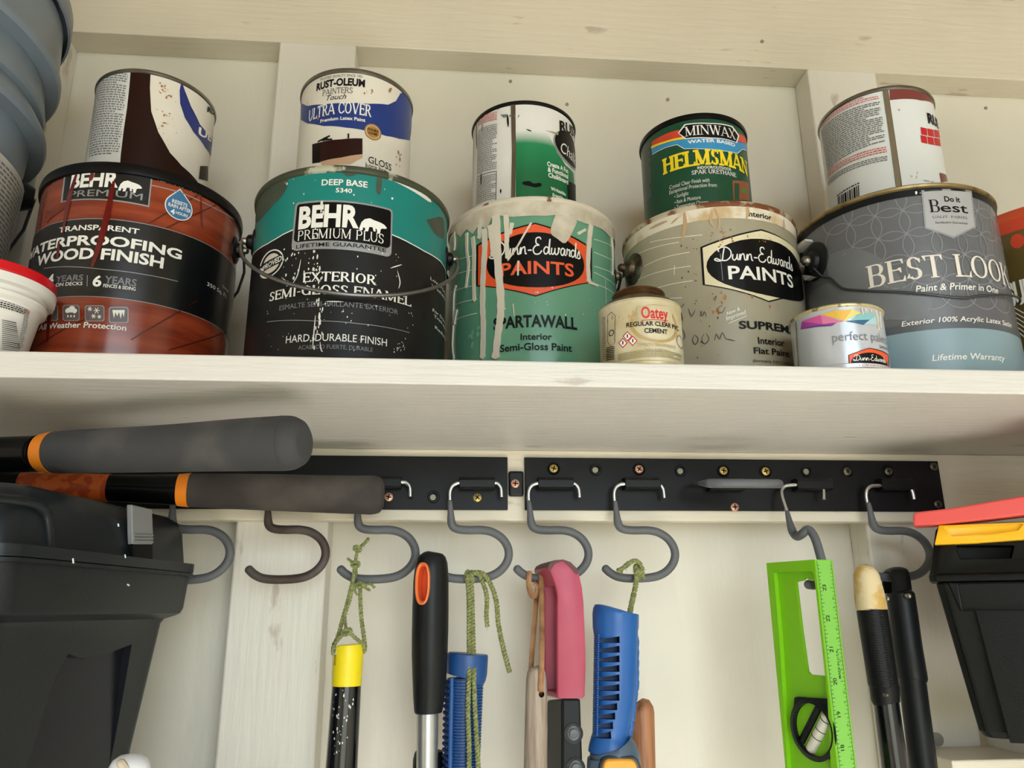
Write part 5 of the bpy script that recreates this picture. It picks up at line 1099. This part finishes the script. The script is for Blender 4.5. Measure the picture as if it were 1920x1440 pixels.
# ---- right blue handle with slots
Y = .728
t = thing('blue_handle', T7(690, 1300, Y), 'bright blue slotted plastic handle with grey collar and orange button', 'handle')
m_bl2 = mat('bright_blue_plastic', (36, 96, 172), .34, var=.12, scale=25)
rows = [(466,600,810),(470,572,836),(478,563,842),(500,559,843),(580,561,842),(612,568,840),(640,585,836),(800,582,832),(1000,578,822),(1120,576,800),(1200,572,784),(1240,562,782),(1262,550,786),(1300,538,800),(1335,533,806),(1345,536,803)]
mb = MB(); loop_tube(mb, Zr(rows, z7, Y), m_bl2, 56); bd = link('grip', mb, t)
cut = MB()
for k in range(11):
    y = 655+k*60.0; a = T7(604, y+16, Y-.030); b = T7(744-max(0, k-6)*12, y, Y-.030); dz = Vector((0,0,rad(4.6, 1140, 1300, Y)*1.1)); off = Vector((0,.0225+.0005,0))
    m_ = (a+b)/2; mid_ = m_+Vector((0,0,.0006)); vs = [a-dz*.5, b-dz*1.2, b-dz*1.2+off, a-dz*.5+off, a+dz*.5, b+dz*1.2, b+dz*1.2+off, a+dz*.5+off]; hexa(cut, vs, m_bld)
boolcut(bd, cut)
mb = MB()
for k in range(44):
    y = 625+k*14.2; xl = 572-10*(k/44); tube(mb, [T7(xl+2, y+6, Y-.004), T7(xl+14, y+3, Y-.0095), T7(xl+26, y, Y-.0135)], .0010, m_bl2, 8, round_end=True)
o = link('grip_rib', mb, t); o['kind'] = 'stuff'
mb = MB()
for k in range(10):
    y = 665+k*63; xr = 826-max(0, k-4)*8; c = T7(xr-2, y, Y-.002); tube(mb, [c+Vector((0,0,.0052)), c+Vector((.0008,0,0)), c-Vector((0,0,.0052))], .0026, m_bl2, 10, round_end=True)
o = link('grip_bump', mb, t); o['kind'] = 'stuff'
m_gc = mat('slate_collar', (86, 104, 124), .4)
mb = MB(); loop_tube(mb, Zr([(1312,536,802),(1318,530,812),(1330,528,830),(1360,527,846),(1400,526,852),(1440,525,856),(1700,525,856)], z7, Y-.002), m_gc, 48); col_ = link('collar', mb, t)
m_btn = mat('orange_button', (240, 160, 40), .3)
P = [T7(a, b, Y-.0265) for a, b in [(622,1480),(626,1430),(634,1400),(655,1388),(730,1386),(800,1388),(822,1400),(836,1430),(842,1480)]]
mb = MB(); prism(mb, P, Vector((0,.012,0)), m_btn); link('button', mb, t, bevel=.0016)
P = [T7(a, b, Y-.0240) for a, b in [(600,1480),(606,1420),(625,1382),(655,1368),(730,1364),(810,1368),(840,1385),(858,1430),(862,1480)]]
mb = MB(); prism(mb, P, Vector((0,.012,0)), mat('slate_dark', (52, 62, 74), .4)); link('button_surround', mb, t, bevel=.0016)
t = thing('string_loop', T7(820, 250), 'short green twine knotted round its hook above the bright blue handle', 'string')
mb = MB(); twine(mb, [T7(712,228,.745), T7(745,215,.7445), T7(780,185,.7465), T7(820,168,.7500), T7(850,185,.7515), T7(865,230,.7500), T7(870,280,.7490)], .0016, fuzz=14)
twine(mb, [T7(740,245,.745), T7(735,225,.7455), T7(770,205,.747), T7(800,180,.748)], .0011, fuzz=8)
twine(mb, [T7(858,262,.765), T7(832,205,.7650), T7(826,215,.7510), T7(830,260,.7480), T7(826,310,.7480), T7(812,380,.745), T7(796,450,.738), T7(788,500,.730)], .0019, fuzz=12)
for dx in (0, 18, 34): twine(mb, [T7(822+dx,285,.7520), T7(826+dx,255,.7485), T7(830+dx,222,.7510), T7(834+dx,212,.757)], .0012, .005, 4, fuzz=3)
link('strand', mb, t)

# ---- brown wood handle behind
t = thing('wooden_handle', T7(870, 1440, .775), 'reddish brown wooden handle end behind the bright blue handle', 'handle')
m_bw = mat('brown_wood', (178, 122, 84), .5, col2=(136, 88, 58), thr=(.35, .6), scale=30, stretch=(8,8,.4), bump=.2)
mb = MB(); loop_tube(mb, Zr([(1034,825,850),(1042,800,885),(1056,794,918),(1075,790,934),(1100,790,939),(1440,790,946),(2200,790,955)], z7, .775), m_bw, 40); link('shaft', mb, t)

# ---- green level
z8 = zz(1400, 1000, 3.273)
A0 = at(1527, 1049, .660); dB = Vector((-.375, .927, 0)).normalized(); dR = Vector((dB.y, -dB.x, 0)); LW, LT = .0565, .0215
t = thing('spirit_level', (A0.x, A0.y, A0.z-.55), 'bright green spirit level with black ruler markings hanging from its hook', 'spirit level')
m_lg = mat('lime_green_plastic', (122, 190, 22), .35); m_lr = mat('ruler_green', (128, 196, 84), .4); m_lk = mat('level_black', (34, 38, 42), .35)
Ltop = A0.z; Lbot = Ltop-.60
def LP(a, d, z): return A0+dB*a+dR*d+Vector((0,0,z))    # a along broad face, d through thickness, z down from top
def plane_a(px, py):   # pixel -> (a, z) on the broad face
    d = ray((px, py)); n_ = dR; tt = A0.dot(n_)/d.dot(n_); p_ = d*tt; return (p_-A0).dot(dB), p_.z-A0.z
mb = MB(); hexa(mb, [LP(0,0,-.60), LP(LW,0,-.60), LP(LW,LT,-.60), LP(0,LT,-.60), LP(0,0,0), LP(LW,0,0), LP(LW,LT,0), LP(0,LT,0)], m_lg); fr = link('frame', mb, t, smooth=False)
def cutpoly(o, pix, d0, d1, m):
    P = [(max(.0022, plane_a(*z8(a, b))[0]), plane_a(*z8(a, b))[1]) for a, b in pix]; cut = MB(); prism(cut, [LP(a, d0, z) for a, z in P], dR*(d1-d0), m); boolcut(o, cut)
cutpoly(fr, [(166,240),(396,232),(412,250),(470,640),(498,860),(515,1000),(520,1500),(560,1850),(300,1850),(255,1500),(200,640)], -.01, .0045, m_lg)
cut = MB(); prism(cut, [LP(.005, .0078, -.006), LP(.0515, .0078, -.006), LP(.0515, .0078, -.59), LP(.005, .0078, -.59)], dR*(LT+.01), m_lg); boolcut(fr, cut)
cutpoly(fr, [(275,300),(318,288),(338,268),(356,284),(415,288),(422,310),(450,560),(494,862),(488,880),(362,868),(345,850),(310,600)], -.01, .05, m_lg)
# vial block
vb = [(max(.0025, plane_a(*z8(a, b))[0]), plane_a(*z8(a, b))[1]) for a, b in [(286,1008),(300,1004),(512,1020),(520,1030),(566,1390),(560,1398),(345,1362),(325,1340),(290,1180),(280,1080)]]
mb = MB(); prism(mb, [LP(a, .0012, z) for a, z in vb], dR*(LT-.0024), m_lk); blk = link('vial_holder', mb, t, bevel=.0008)
ca, cz_ = plane_a(*z8(400, 1205)); 
def ringp(r0, r1, d, m, part, parent=t, n=40, sx=1.0):
    mb = MB(); vs = [LP(ca+r0*math.cos(2*PI*k/n)*sx, d, cz_+r0*math.sin(2*PI*k/n)) for k in range(n)]+[LP(ca+r1*math.cos(2*PI*k/n)*sx, d-.0012, cz_+r1*math.sin(2*PI*k/n)) for k in range(n)]+[LP(ca+r1*math.cos(2*PI*k/n)*sx, d+.004, cz_+r1*math.sin(2*PI*k/n)) for k in range(n)]
    mb.add(vs, [(k, (k+1)%n, (k+1)%n+n, k+n) for k in range(n)]+[(k+n, (k+1)%n+n, (k+1)%n+2*n, k+2*n) for k in range(n)], m); return link(part, mb, parent)
cut = MB(); rv = .0205; prism(cut, [LP(ca+rv*math.cos(2*PI*k/36), -.01, cz_+rv*math.sin(2*PI*k/36)) for k in range(36)], dR*.0185, m_lk); boolcut(blk, cut)
ringp(.0245, .0205, .0008, m_lk, 'vial_ring')
vd = Vector((0,0,0)); ang = math.radians(-52)
va = lambda s, w_: LP(ca+s*math.cos(ang)-w_*math.sin(ang), .0055, cz_+s*math.sin(ang)+w_*math.cos(ang))
m_vial = mat('clear_vial_fluid', (206, 204, 190), .08, coat=.6)
mb = MB(); tube(mb, [va(-.0165, -.004), va(.0165, -.004)], .0052, m_vial, 24, round_end=True); v = link('vial', mb, t)
mb = MB(); tube(mb, [va(-.0145, -.004), va(-.0138, -.004)], .0054, m_txtk, 24)
for s_ in (-.004, .004): tube(mb, [va(s_-.0003, -.004), va(s_+.0003, -.004)], .0054, m_txtk, 24)
link('vial_mark', mb, v)
mb = MB(); tube(mb, [va(-.019, .0062), va(.019, .0062)], .0036, m_lk, 12); link('vial_bar', mb, t)
for s_ in (-.006, .007):
    c0 = va(s_, .0120); mb = MB(); P = [c0+dB*(.0035*math.cos(k*PI/8)*1.2)+Vector((0,0,.0028*math.sin(k*PI/8))) for k in range(16)]; prism(mb, P, dR*.001, m_lg); link('window', mb, t)
# ruler face: ticks and numbers
mb = MB()
def rface(s, z, off=.0003): return A0+dR*s+Vector((0,0,z))-dB*off
mb.add([rface(.0012,-.0005,.00015), rface(LT-.0012,-.0005,.00015), rface(LT-.0012,-.5995,.00015), rface(.0012,-.5995,.00015)], [(0,3,2,1)], m_lr); rul = link('ruler_face', mb, t, smooth=False)
z23 = A0.z*0; 
def ruler_z(px, py):
    d = ray((px, py)); n_ = dB; tt = A0.dot(n_)/d.dot(n_); p_ = d*tt; return p_.z-A0.z
zA = ruler_z(1545, 1102); zB = ruler_z(1575, 1339); inch = (zA-zB)/4
mb = MB()
def tick(z, s0, s1, wd=.00035): mb.add([rface(s0,z-wd/2), rface(s1,z-wd/2), rface(s1,z+wd/2), rface(s0,z+wd/2)], [(0,1,2,3)], m_txtk)
def rtext(txt, z, s, size, rot=True):
    vs, fs = glyph_mesh(txt, .01); x0 = min(v_[0] for v_ in vs); x1 = max(v_[0] for v_ in vs)
    mb.add([rface(s+(-y_*size), z+(x_-(x0+x1)/2)*size) if False else rface(s-(-y_)*-1*size*-1 if False else s+(.35-y_)*size, z+(x_-(x0+x1)/2)*size) for x_, y_ in vs], [tuple(f_) for f_ in fs], m_txtk)
for k in range(-1, 23):
    z = zA-k*inch
    for e in range(8):
        zt = z-e*inch/8; 
        if zt > -.002: continue
        tick(zt, .0022, .0022+(.0052 if e == 0 else .0040 if e == 4 else .0026))
        tick(zt, LT-.0022-(.0050 if e == 0 else .0024), LT-.0022, .0003)
    if 23-k > 0 and z < -.008:
        rtext(str(23-k), z, .0078, .0058)
        for e in range(2): rtext('HT'[e], z-inch*(.35+.3*e), LT-.0050, .0026)
rtext('MADE IN U.S.A.', ruler_z(1571, 1245), .0140, .0034)
mb.add([rface(.0022,-.001), rface(.0026,-.001), rface(.0026,-.599), rface(.0022,-.599)], [(0,1,2,3)], m_txtk); mb.add([rface(LT-.0024,-.001), rface(LT-.002,-.001), rface(LT-.002,-.599), rface(LT-.0024,-.599)], [(0,1,2,3)], m_txtk)
link('ruler_print', mb, rul, smooth=False)

# ---- yellow-topped black ribbed handle and black looped handle
t = thing('ribbed_handle', at(1680, 1440, .69), 'black ribbed handle with a worn tan cork-like top leaning on the looped one', 'handle')
m_cork = mat('worn_tan_foam', (214, 196, 156), .75, col2=(196, 160, 90), thr=(.4, .52), scale=55, bump=.5)
Y0 = .700
mb = MB(); loop_tube(mb, Zr([(199,728,760),(203,708,780),(214,686,796),(232,668,805),(262,660,811),(300,660,820),(360,664,836),(440,673,852),(466,678,857),(470,684,852)], z8, Y0), m_cork, 44); link('foam_top', mb, t)
mb = MB(); rows = []; y = 466
while y < 926:
    f_ = (y-466)/460; l = 678+72*f_; r_ = 857+70*f_; rows += [(y, l, r_), (y+9, l, r_), (y+11, l+3, r_-3), (y+14, l+3, r_-3)]; y += 15.5
rows += [(930,751,929),(940,757,932),(1030,770,934),(1036,778,930)]
loop_tube(mb, Zr(rows, z8, Y0), m_blackpl, 44); link('ribbed_grip', mb, t)
mb = MB(); loop_tube(mb, Zr([(1030,780,928),(1440,832,988),(2200,930,1100)], z8, Y0), m_bp, 36); link('shaft', mb, t)
p = at(*z8(862, 992), Y0-.0195); mb = MB(); tube(mb, [p+Vector((0,.004,0)), p], .0016, m_dirtymetal, 12, round_end=True); link('pin', mb, t)
t = thing('looped_handle', at(1730, 1440, .715), 'black tool handle with a loop around the rightmost hook', 'handle'); Y1 = .727
m_bl3 = mat('black_rubber', (34, 37, 40), .38)
mb = MB(); Pl = [at(*z8(a, b), Yy) for a, b, Yy in [(905,370,.735),(900,300,.742),(902,250,.748),(920,232,.7540),(945,232,.752),(955,260,.745),(966,310,.737),(975,370,.730)]]
tube(mb, spline([at(*z8(885,372),.775), at(*z8(882,300),.775), at(*z8(890,245),.772), at(*z8(905,228),.762), at(*z8(925,226),.752), at(*z8(940,245),.744), at(*z8(950,310),.739), at(*z8(955,375),.736)], 6), .0085, m_bl3, 20, flat=.35, up=(1,0,0)); link('loop', mb, t)
mb = MB(); loop_tube(mb, Zr([(358,880,1000),(364,868,1016),(372,862,1024),(395,866,1028),(500,880,1044),(700,905,1072),(890,934,1104),(900,938,1100)], z8, Y1), m_bl3, 44); link('grip', mb, t)
mb = MB(); loop_tube(mb, Zr([(893,938,1096),(900,940,1094),(1100,962,1120),(1440,1004,1166),(2200,1100,1270)], z8, Y1-.001), m_bl3, 40); link('shaft', mb, t)
for a, b in ((1000,384),(866,400)):
    p = at(*z8(a, b), Y1-.020 if a > 900 else Y1-.012); mb = MB(); tube(mb, [p+Vector((0,.004,0)), p], .0024, m_steel, 12, round_end=True); link('pin', mb, t)

# ---- long black grips (loppers) lying on the tool box
z1 = zz(0, 740, 2.5946); m_foam = mat('black_foam_grip', (60, 60, 62), .8, col2=(86, 83, 81), thr=(.34, .52), scale=16, bump=.25); m_foam2 = mat('brown_black_foam_grip', (54, 48, 46), .85, col2=(78, 72, 67), thr=(.32, .50), scale=14, bump=.25)
m_or3 = mat('orange_ring', (240, 136, 28), .4); m_shb = mat('black_gloss_shaft', (12, 12, 14), .25)
def arm(t, pts, rings, gm):
    """pts: (px, py, half_px, Y) along the arm from the far end to the grip end"""
    P = [at(a, b, Y) for a, b, _, Y in pts]; R = [rad(h, a, b, Y) for a, b, h, Y in pts]; return P, R
def seg_tube(P, R, i0, i1, m, name, t, end=False, k=6, seg=40, grow=1.0):
    Q = P[i0:i1+1]; S = [r*grow for r in R[i0:i1+1]]; QS = spline(Q, k) if len(Q) > 2 else Q; n = len(QS)
    def rf(s):
        x = s*(len(S)-1); i = min(int(x), len(S)-2); f_ = x-i; return S[i]*(1-f_)+S[i+1]*f_
    mb = MB(); tube(mb, QS, rf, m, seg, round_end=False); return link(name, mb, t)
ra = [(-330,870,34,.665),(0,853,34,.618),(80,849,35,.608),(104,848,39.5,.605),(300,841,44,.575),(450,834,49.5,.552),(532,831,52,.542),(550,830.5,50,.539),(564,830,43,.537),(572,829.5,32,.536),(576,829,12,.536)]
rb = [(-500,903,22,.690),(0,909,24,.694),(206,915,25,.700),(335,918.5,29,.705),(356,919,31,.706),(500,923,34,.712),(640,927,35.5,.717),(695,928,36.5,.720),(712,928,33,.721),(720,928,20,.7215)]
piv = at(-560, 885, .690)
t = thing('loppers', (piv.x, piv.y, .079), 'loppers with two black foam grips and orange rings lying on the left tool box', 'loppers')
P, R = arm(t, ra, None, m_foam); P[0] = Vector((-.60, .66, P[0].z))
o = seg_tube(P, R, 0, 2, m_shb, 'handle', t, k=4); seg_tube(P, [r*1.02 for r in R], 2, 3, m_or3, 'orange_ring', o); seg_tube(P, R, 3, 9, m_foam, 'grip', o)
P, R = arm(t, rb, None, m_foam2); P[0] = Vector((-.60, .688, P[0].z))
o = seg_tube(P, R, 0, 3, m_shb, 'handle', t, k=4); seg_tube(P, [r*1.03 for r in R], 3, 4, m_or3, 'orange_ring', o); seg_tube(P, R, 4, 9, m_foam2, 'grip', o)
seg_tube([at(40,910.5,.6945), at(206,915,.700)], [rad(25.6,40,910,.6945), rad(26.2,206,915,.70)], 0, 1, mat('orange_sticker', (206, 96, 36), .4, col2=(170, 66, 24), thr=(.45, .5), scale=120), 'sticker', o)
mb = MB(); tube(mb, [Vector((-.60, .655, P[0].z)), Vector((-.60, .70, P[0].z))], .016, m_steel, 24); link('pivot', mb, t)
mb = MB(); prism(mb, [(-.60, .668, P[0].z-.014), (-.60, .668, P[0].z+.016), (-.72, .668, P[0].z+.020), (-.78, .668, P[0].z+.002), (-.72, .668, P[0].z-.010)], (0, .004, 0), m_steel); link('blade', mb, t)

# ---- left tool box
N_ = Vector((-.2600, .498, 0)); Fv = Vector((-.2235, .740, 0)); du = (Fv-N_).normalized(); dv = Vector((-du.y, du.x, 0)); LB = (Fv-N_).length; WB = .19
m_tb = mat('charcoal_tool_box', (50, 54, 58), .36, bump=.12, scale=600); m_tbl = mat('charcoal_lid', (54, 60, 66), .30)
t = thing('tool_box', tuple(N_+du*LB/2+dv*WB/2+Vector((0,0,-.243))), 'charcoal plastic tool box with grey latch under the long black grips', 'tool box')
def loft(mb, levels, m, closed=True):
    vs = []; n = 0
    for z, ins, rc in levels:
        ring = []
        for cx, cy, a0 in ((LB-ins-rc, ins+rc, -90), (LB-ins-rc, WB-ins-rc, 0), (ins+rc, WB-ins-rc, 90), (ins+rc, ins+rc, 180)):
            for k in range(7): a = math.radians(a0+15*k); u_ = cx+rc*math.cos(a); v_ = cy+rc*math.sin(a); ring.append(N_+du*u_+dv*v_+Vector((0,0,z)))
        n = len(ring); vs += ring
    fs = [(i*n+k, i*n+(k+1)%n, (i+1)*n+(k+1)%n, (i+1)*n+k) for i in range(len(levels)-1) for k in range(n)]+[tuple(range(n))[::-1], tuple((len(levels)-1)*n+k for k in range(n))]
    return mb.add(vs, fs, m)
mb = MB(); loft(mb, [(-.243,.036,.02),(-.24,.033,.02),(-.010,.013,.016),(-.0065,.011,.016),(-.004,.005,.016),(-.002,.002,.016),(.002,.0005,.016),(.0285,-.001,.016),(.029,-.004,.018),(.0315,-.004,.018)], m_tb); body = link('body', mb, t)
def side(px, py, off=0):
    d = ray((px, py)); tt = N_.dot(dv)/d.dot(dv); p_ = d*tt; return p_-dv*off
cut = MB(); P = [side(a, b)+dv*.03 for a, b in [(166,1225),(182,1232),(205,1234),(232,1228),(258,1217),(280,1208),(272,1300),(262,1400),(240,1560),(60,1560),(107,1440),(146,1270)]]
prism(cut, [p_-dv*.06 for p_ in P], dv*.052, mat('tool_box_recess', (40, 42, 54), .3)); boolcut(body, cut)
mb = MB(); loft(mb, [(.0322,-.004,.018),(.0395,-.004,.018),(.040,.003,.016),(.066,.006,.016),(.074,.009,.016),(.079,.016,.016),(.0795,.022,.014)], m_tbl); lid = link('lid', mb, t)
a = [side(x, y) for x, y in [(0,934),(60,940),(88,952),(100,975),(104,1040)]]
mb = MB(); tube(mb, spline([p_+dv*(.004) for p_ in a], 5), .0032, m_tbl, 10); link('lid_ridge', mb, lid)
m_lat = mat('grey_latch', (128, 129, 130), .45)
A1 = [side(*p_, .0006) for p_ in [(245,946),(283,955),(285,1000),(284,1021),(247,1021),(246,1000)]]; mb = MB(); prism(mb, [p_+dv*.004 for p_ in A1], -dv*.0045, m_lat); lat = link('latch', mb, t, smooth=False, bevel=.0008)
mb = MB()
for yy in (1003, 1009, 1015): tube(mb, [side(248, yy)-dv*.0012, side(283, yy+1)-dv*.0012], .0011, m_lat, 8)
link('latch_rib', mb, lat)
A1 = [side(*p_) for p_ in [(247,1020),(284,1020),(284,1049),(248,1047)]]; mb = MB(); prism(mb, [p_+dv*.001 for p_ in A1], -dv*.0018, mat('latch_slot', (8,8,9), .6)); link('latch_slot', mb, t, smooth=False)
mb = MB(); 
for (x0, y0, x1, y1) in [(125,1047,126,1056),(224,1040,225,1046),(229,1096,232,1098),(211,982,212,987)]: tube(mb, [side(x0, y0)-dv*.0042, side(x1, y1)-dv*.0042], .0006, m_txtw, 6)
link('scratch', mb, t)

# ---- white capped bottle in front of it
Yw = .452; c = at(241, 1455, Yw); r_ = rad(38, 241, 1440, Yw)
t = thing('white_bottle', (c.x, c.y, -.243), 'small bottle with a round white cap at the bottom left edge', 'bottle')
mb = MB(); lathe(mb, (c.x, c.y, -.243), [(0, 0), (r_*1.3, 0), (r_*1.35, .004), (r_*1.35, .095), (r_*.9, .115), (r_*.85, .118)], mat('white_bottle_plastic', (222, 222, 220), .35), 40); link('body', mb, t)
ztp = at(241, 1415, Yw-r_*.3).z+.243; mb = MB(); lathe(mb, (c.x, c.y, -.243), [(r_*.85, .116), (r_, .118), (r_, ztp-.010), (r_*.95, ztp-.006), (r_*.8, ztp-.0028), (r_*.5, ztp-.0007), (0, ztp)], mat('white_cap', (224, 228, 234), .3), 48); cp = link('cap', mb, t)
p = at(226, 1430, Yw-r_*.93); mb = MB(); tube(mb, [p, p+Vector((.003,.0015,-.004))], .0022, mat('beige_stain', (190, 176, 158), .6), 8, round_end=True); link('stain', mb, cp)

# ---- right tool bin
z9 = zz(1700, 860, 2.48); YB = .600
m_bin = mat('black_bin_plastic', (22, 26, 24), .34, bump=.1, scale=500); m_ylw = mat('yellow_latch', (242, 184, 16), .35); m_redp = mat('coral_red_handle', (226, 84, 78), .4)
E0 = at(1747, 1088, .680); th = math.radians(33); eu = Vector((math.cos(th), -math.sin(th), 0)); ev = Vector((math.sin(th), math.cos(th), 0))
def Bl(a, b, off=0):    # pixel -> point on the bin's front plane (moved out by off)
    d = ray(z9(a, b)); O = E0-ev*off; return d*(O.dot(ev)/d.dot(ev))
t = thing('tool_bin', tuple(E0+eu*.12+ev*.035+Vector((0,0,-.1072-E0.z))), 'black tool box with yellow latch and coral red handle at the right edge', 'tool box')
U = lambda p_: (p_-E0).dot(eu)
zb_ = -.1070; zt_ = Bl(135,573).z; WBN = .26; DB = .072
def binloft(mb, lv, m):
    vs = []
    for z, u0, ins, ch in lv:
        u1 = WBN-u0
        vs += [E0+eu*u_+ev*v_+Vector((0,0,z-E0.z)) for u_, v_ in [(u0+ch, ins), (u1-ch, ins), (u1, ins+ch), (u1, DB-ins-ch), (u1-ch, DB-ins), (u0+ch, DB-ins), (u0, DB-ins-ch), (u0, ins+ch)]]
    n = 8; fs = [(i*n+k, i*n+(k+1)%n, (i+1)*n+(k+1)%n, (i+1)*n+k) for i in range(len(lv)-1) for k in range(n)]+[tuple(range(n))[::-1], tuple((len(lv)-1)*n+k for k in range(n))]
    return mb.add(vs, fs, m)
ut, ub = U(Bl(135,575)), U(Bl(350,1350))
mb = MB(); binloft(mb, [(zb_, ub+.004, .010, .004), (zb_+.006, ub, .007, .005), (zt_-.0005, ut, 0, .006)], m_bin); body = link('body', mb, t, smooth=False, bevel=.002)
zs = Bl(100,540).z; zl = Bl(118,312).z; us = U(Bl(102,545)); ul = U(Bl(133,330))
mb = MB(); binloft(mb, [(zt_, us, -.003, .006), (zs-.0006, us, -.003, .006), (zs+.0004, us+.001, 0, .006), (zl-.004, ul, .002, .006), (zl, ul+.003, .005, .006)], m_bin); lid = link('lid', mb, t, smooth=False, bevel=.0014)
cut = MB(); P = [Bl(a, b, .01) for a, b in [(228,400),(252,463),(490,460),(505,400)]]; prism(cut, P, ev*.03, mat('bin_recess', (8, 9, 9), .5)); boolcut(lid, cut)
mb = MB(); P = [Bl(a, b, .004) for a, b in [(262,706),(322,708),(482,1322),(560,1326),(1100,1326),(1100,706)]]; prism(mb, P, ev*.012, m_bin)
link('front_panel', mb, t, smooth=False, bevel=.001)
mb = MB(); P = [Bl(a, b, .002) for a, b in [(190,574),(238,578),(262,706),(250,706)]]; prism(mb, P, ev*.008, m_bin); link('side_rib', mb, t, smooth=False, bevel=.001)
P = [Bl(a, b, .010) for a, b in [(130,396),(133,400),(330,392),(546,376),(900,352),(900,290),(546,296),(150,310)]]; mb = MB(); prism(mb, P, ev*.012, m_ylw); ly = link('latch', mb, t, bevel=.0012, smooth=False)
cut = MB(); P = [Bl(a, b, .014) for a, b in [(188,320),(210,358),(400,348),(520,330),(545,300)]]; prism(cut, P, ev*.0065, m_ylw); boolcut(ly, cut)
hp = [(30,262),(36,254),(60,246),(205,230),(300,214),(440,190),(546,172),(1000,110),(1000,215),(546,262),(440,275),(300,290),(120,308),(34,312),(30,304)]
mb = MB(); P = [Bl(a, b, .016) for a, b in hp]; prism(mb, P, ev*.026, m_redp); hh = link('handle', mb, t, smooth=False, bevel=.0022)
mb = MB(); q_ = E0+eu*.12; hexa(mb, [q_+eu*a+ev*b_+Vector((0,0,c_-E0.z)) for c_ in (.092, .134) for a, b_ in ((-.018,-.05),(.16,-.05),(.16,.075),(-.018,.075))], m_redp); link('red_bounce_slab', mb, t, smooth=False, bevel=.003)  # unseen red slab, added to bounce red onto the shelf underside
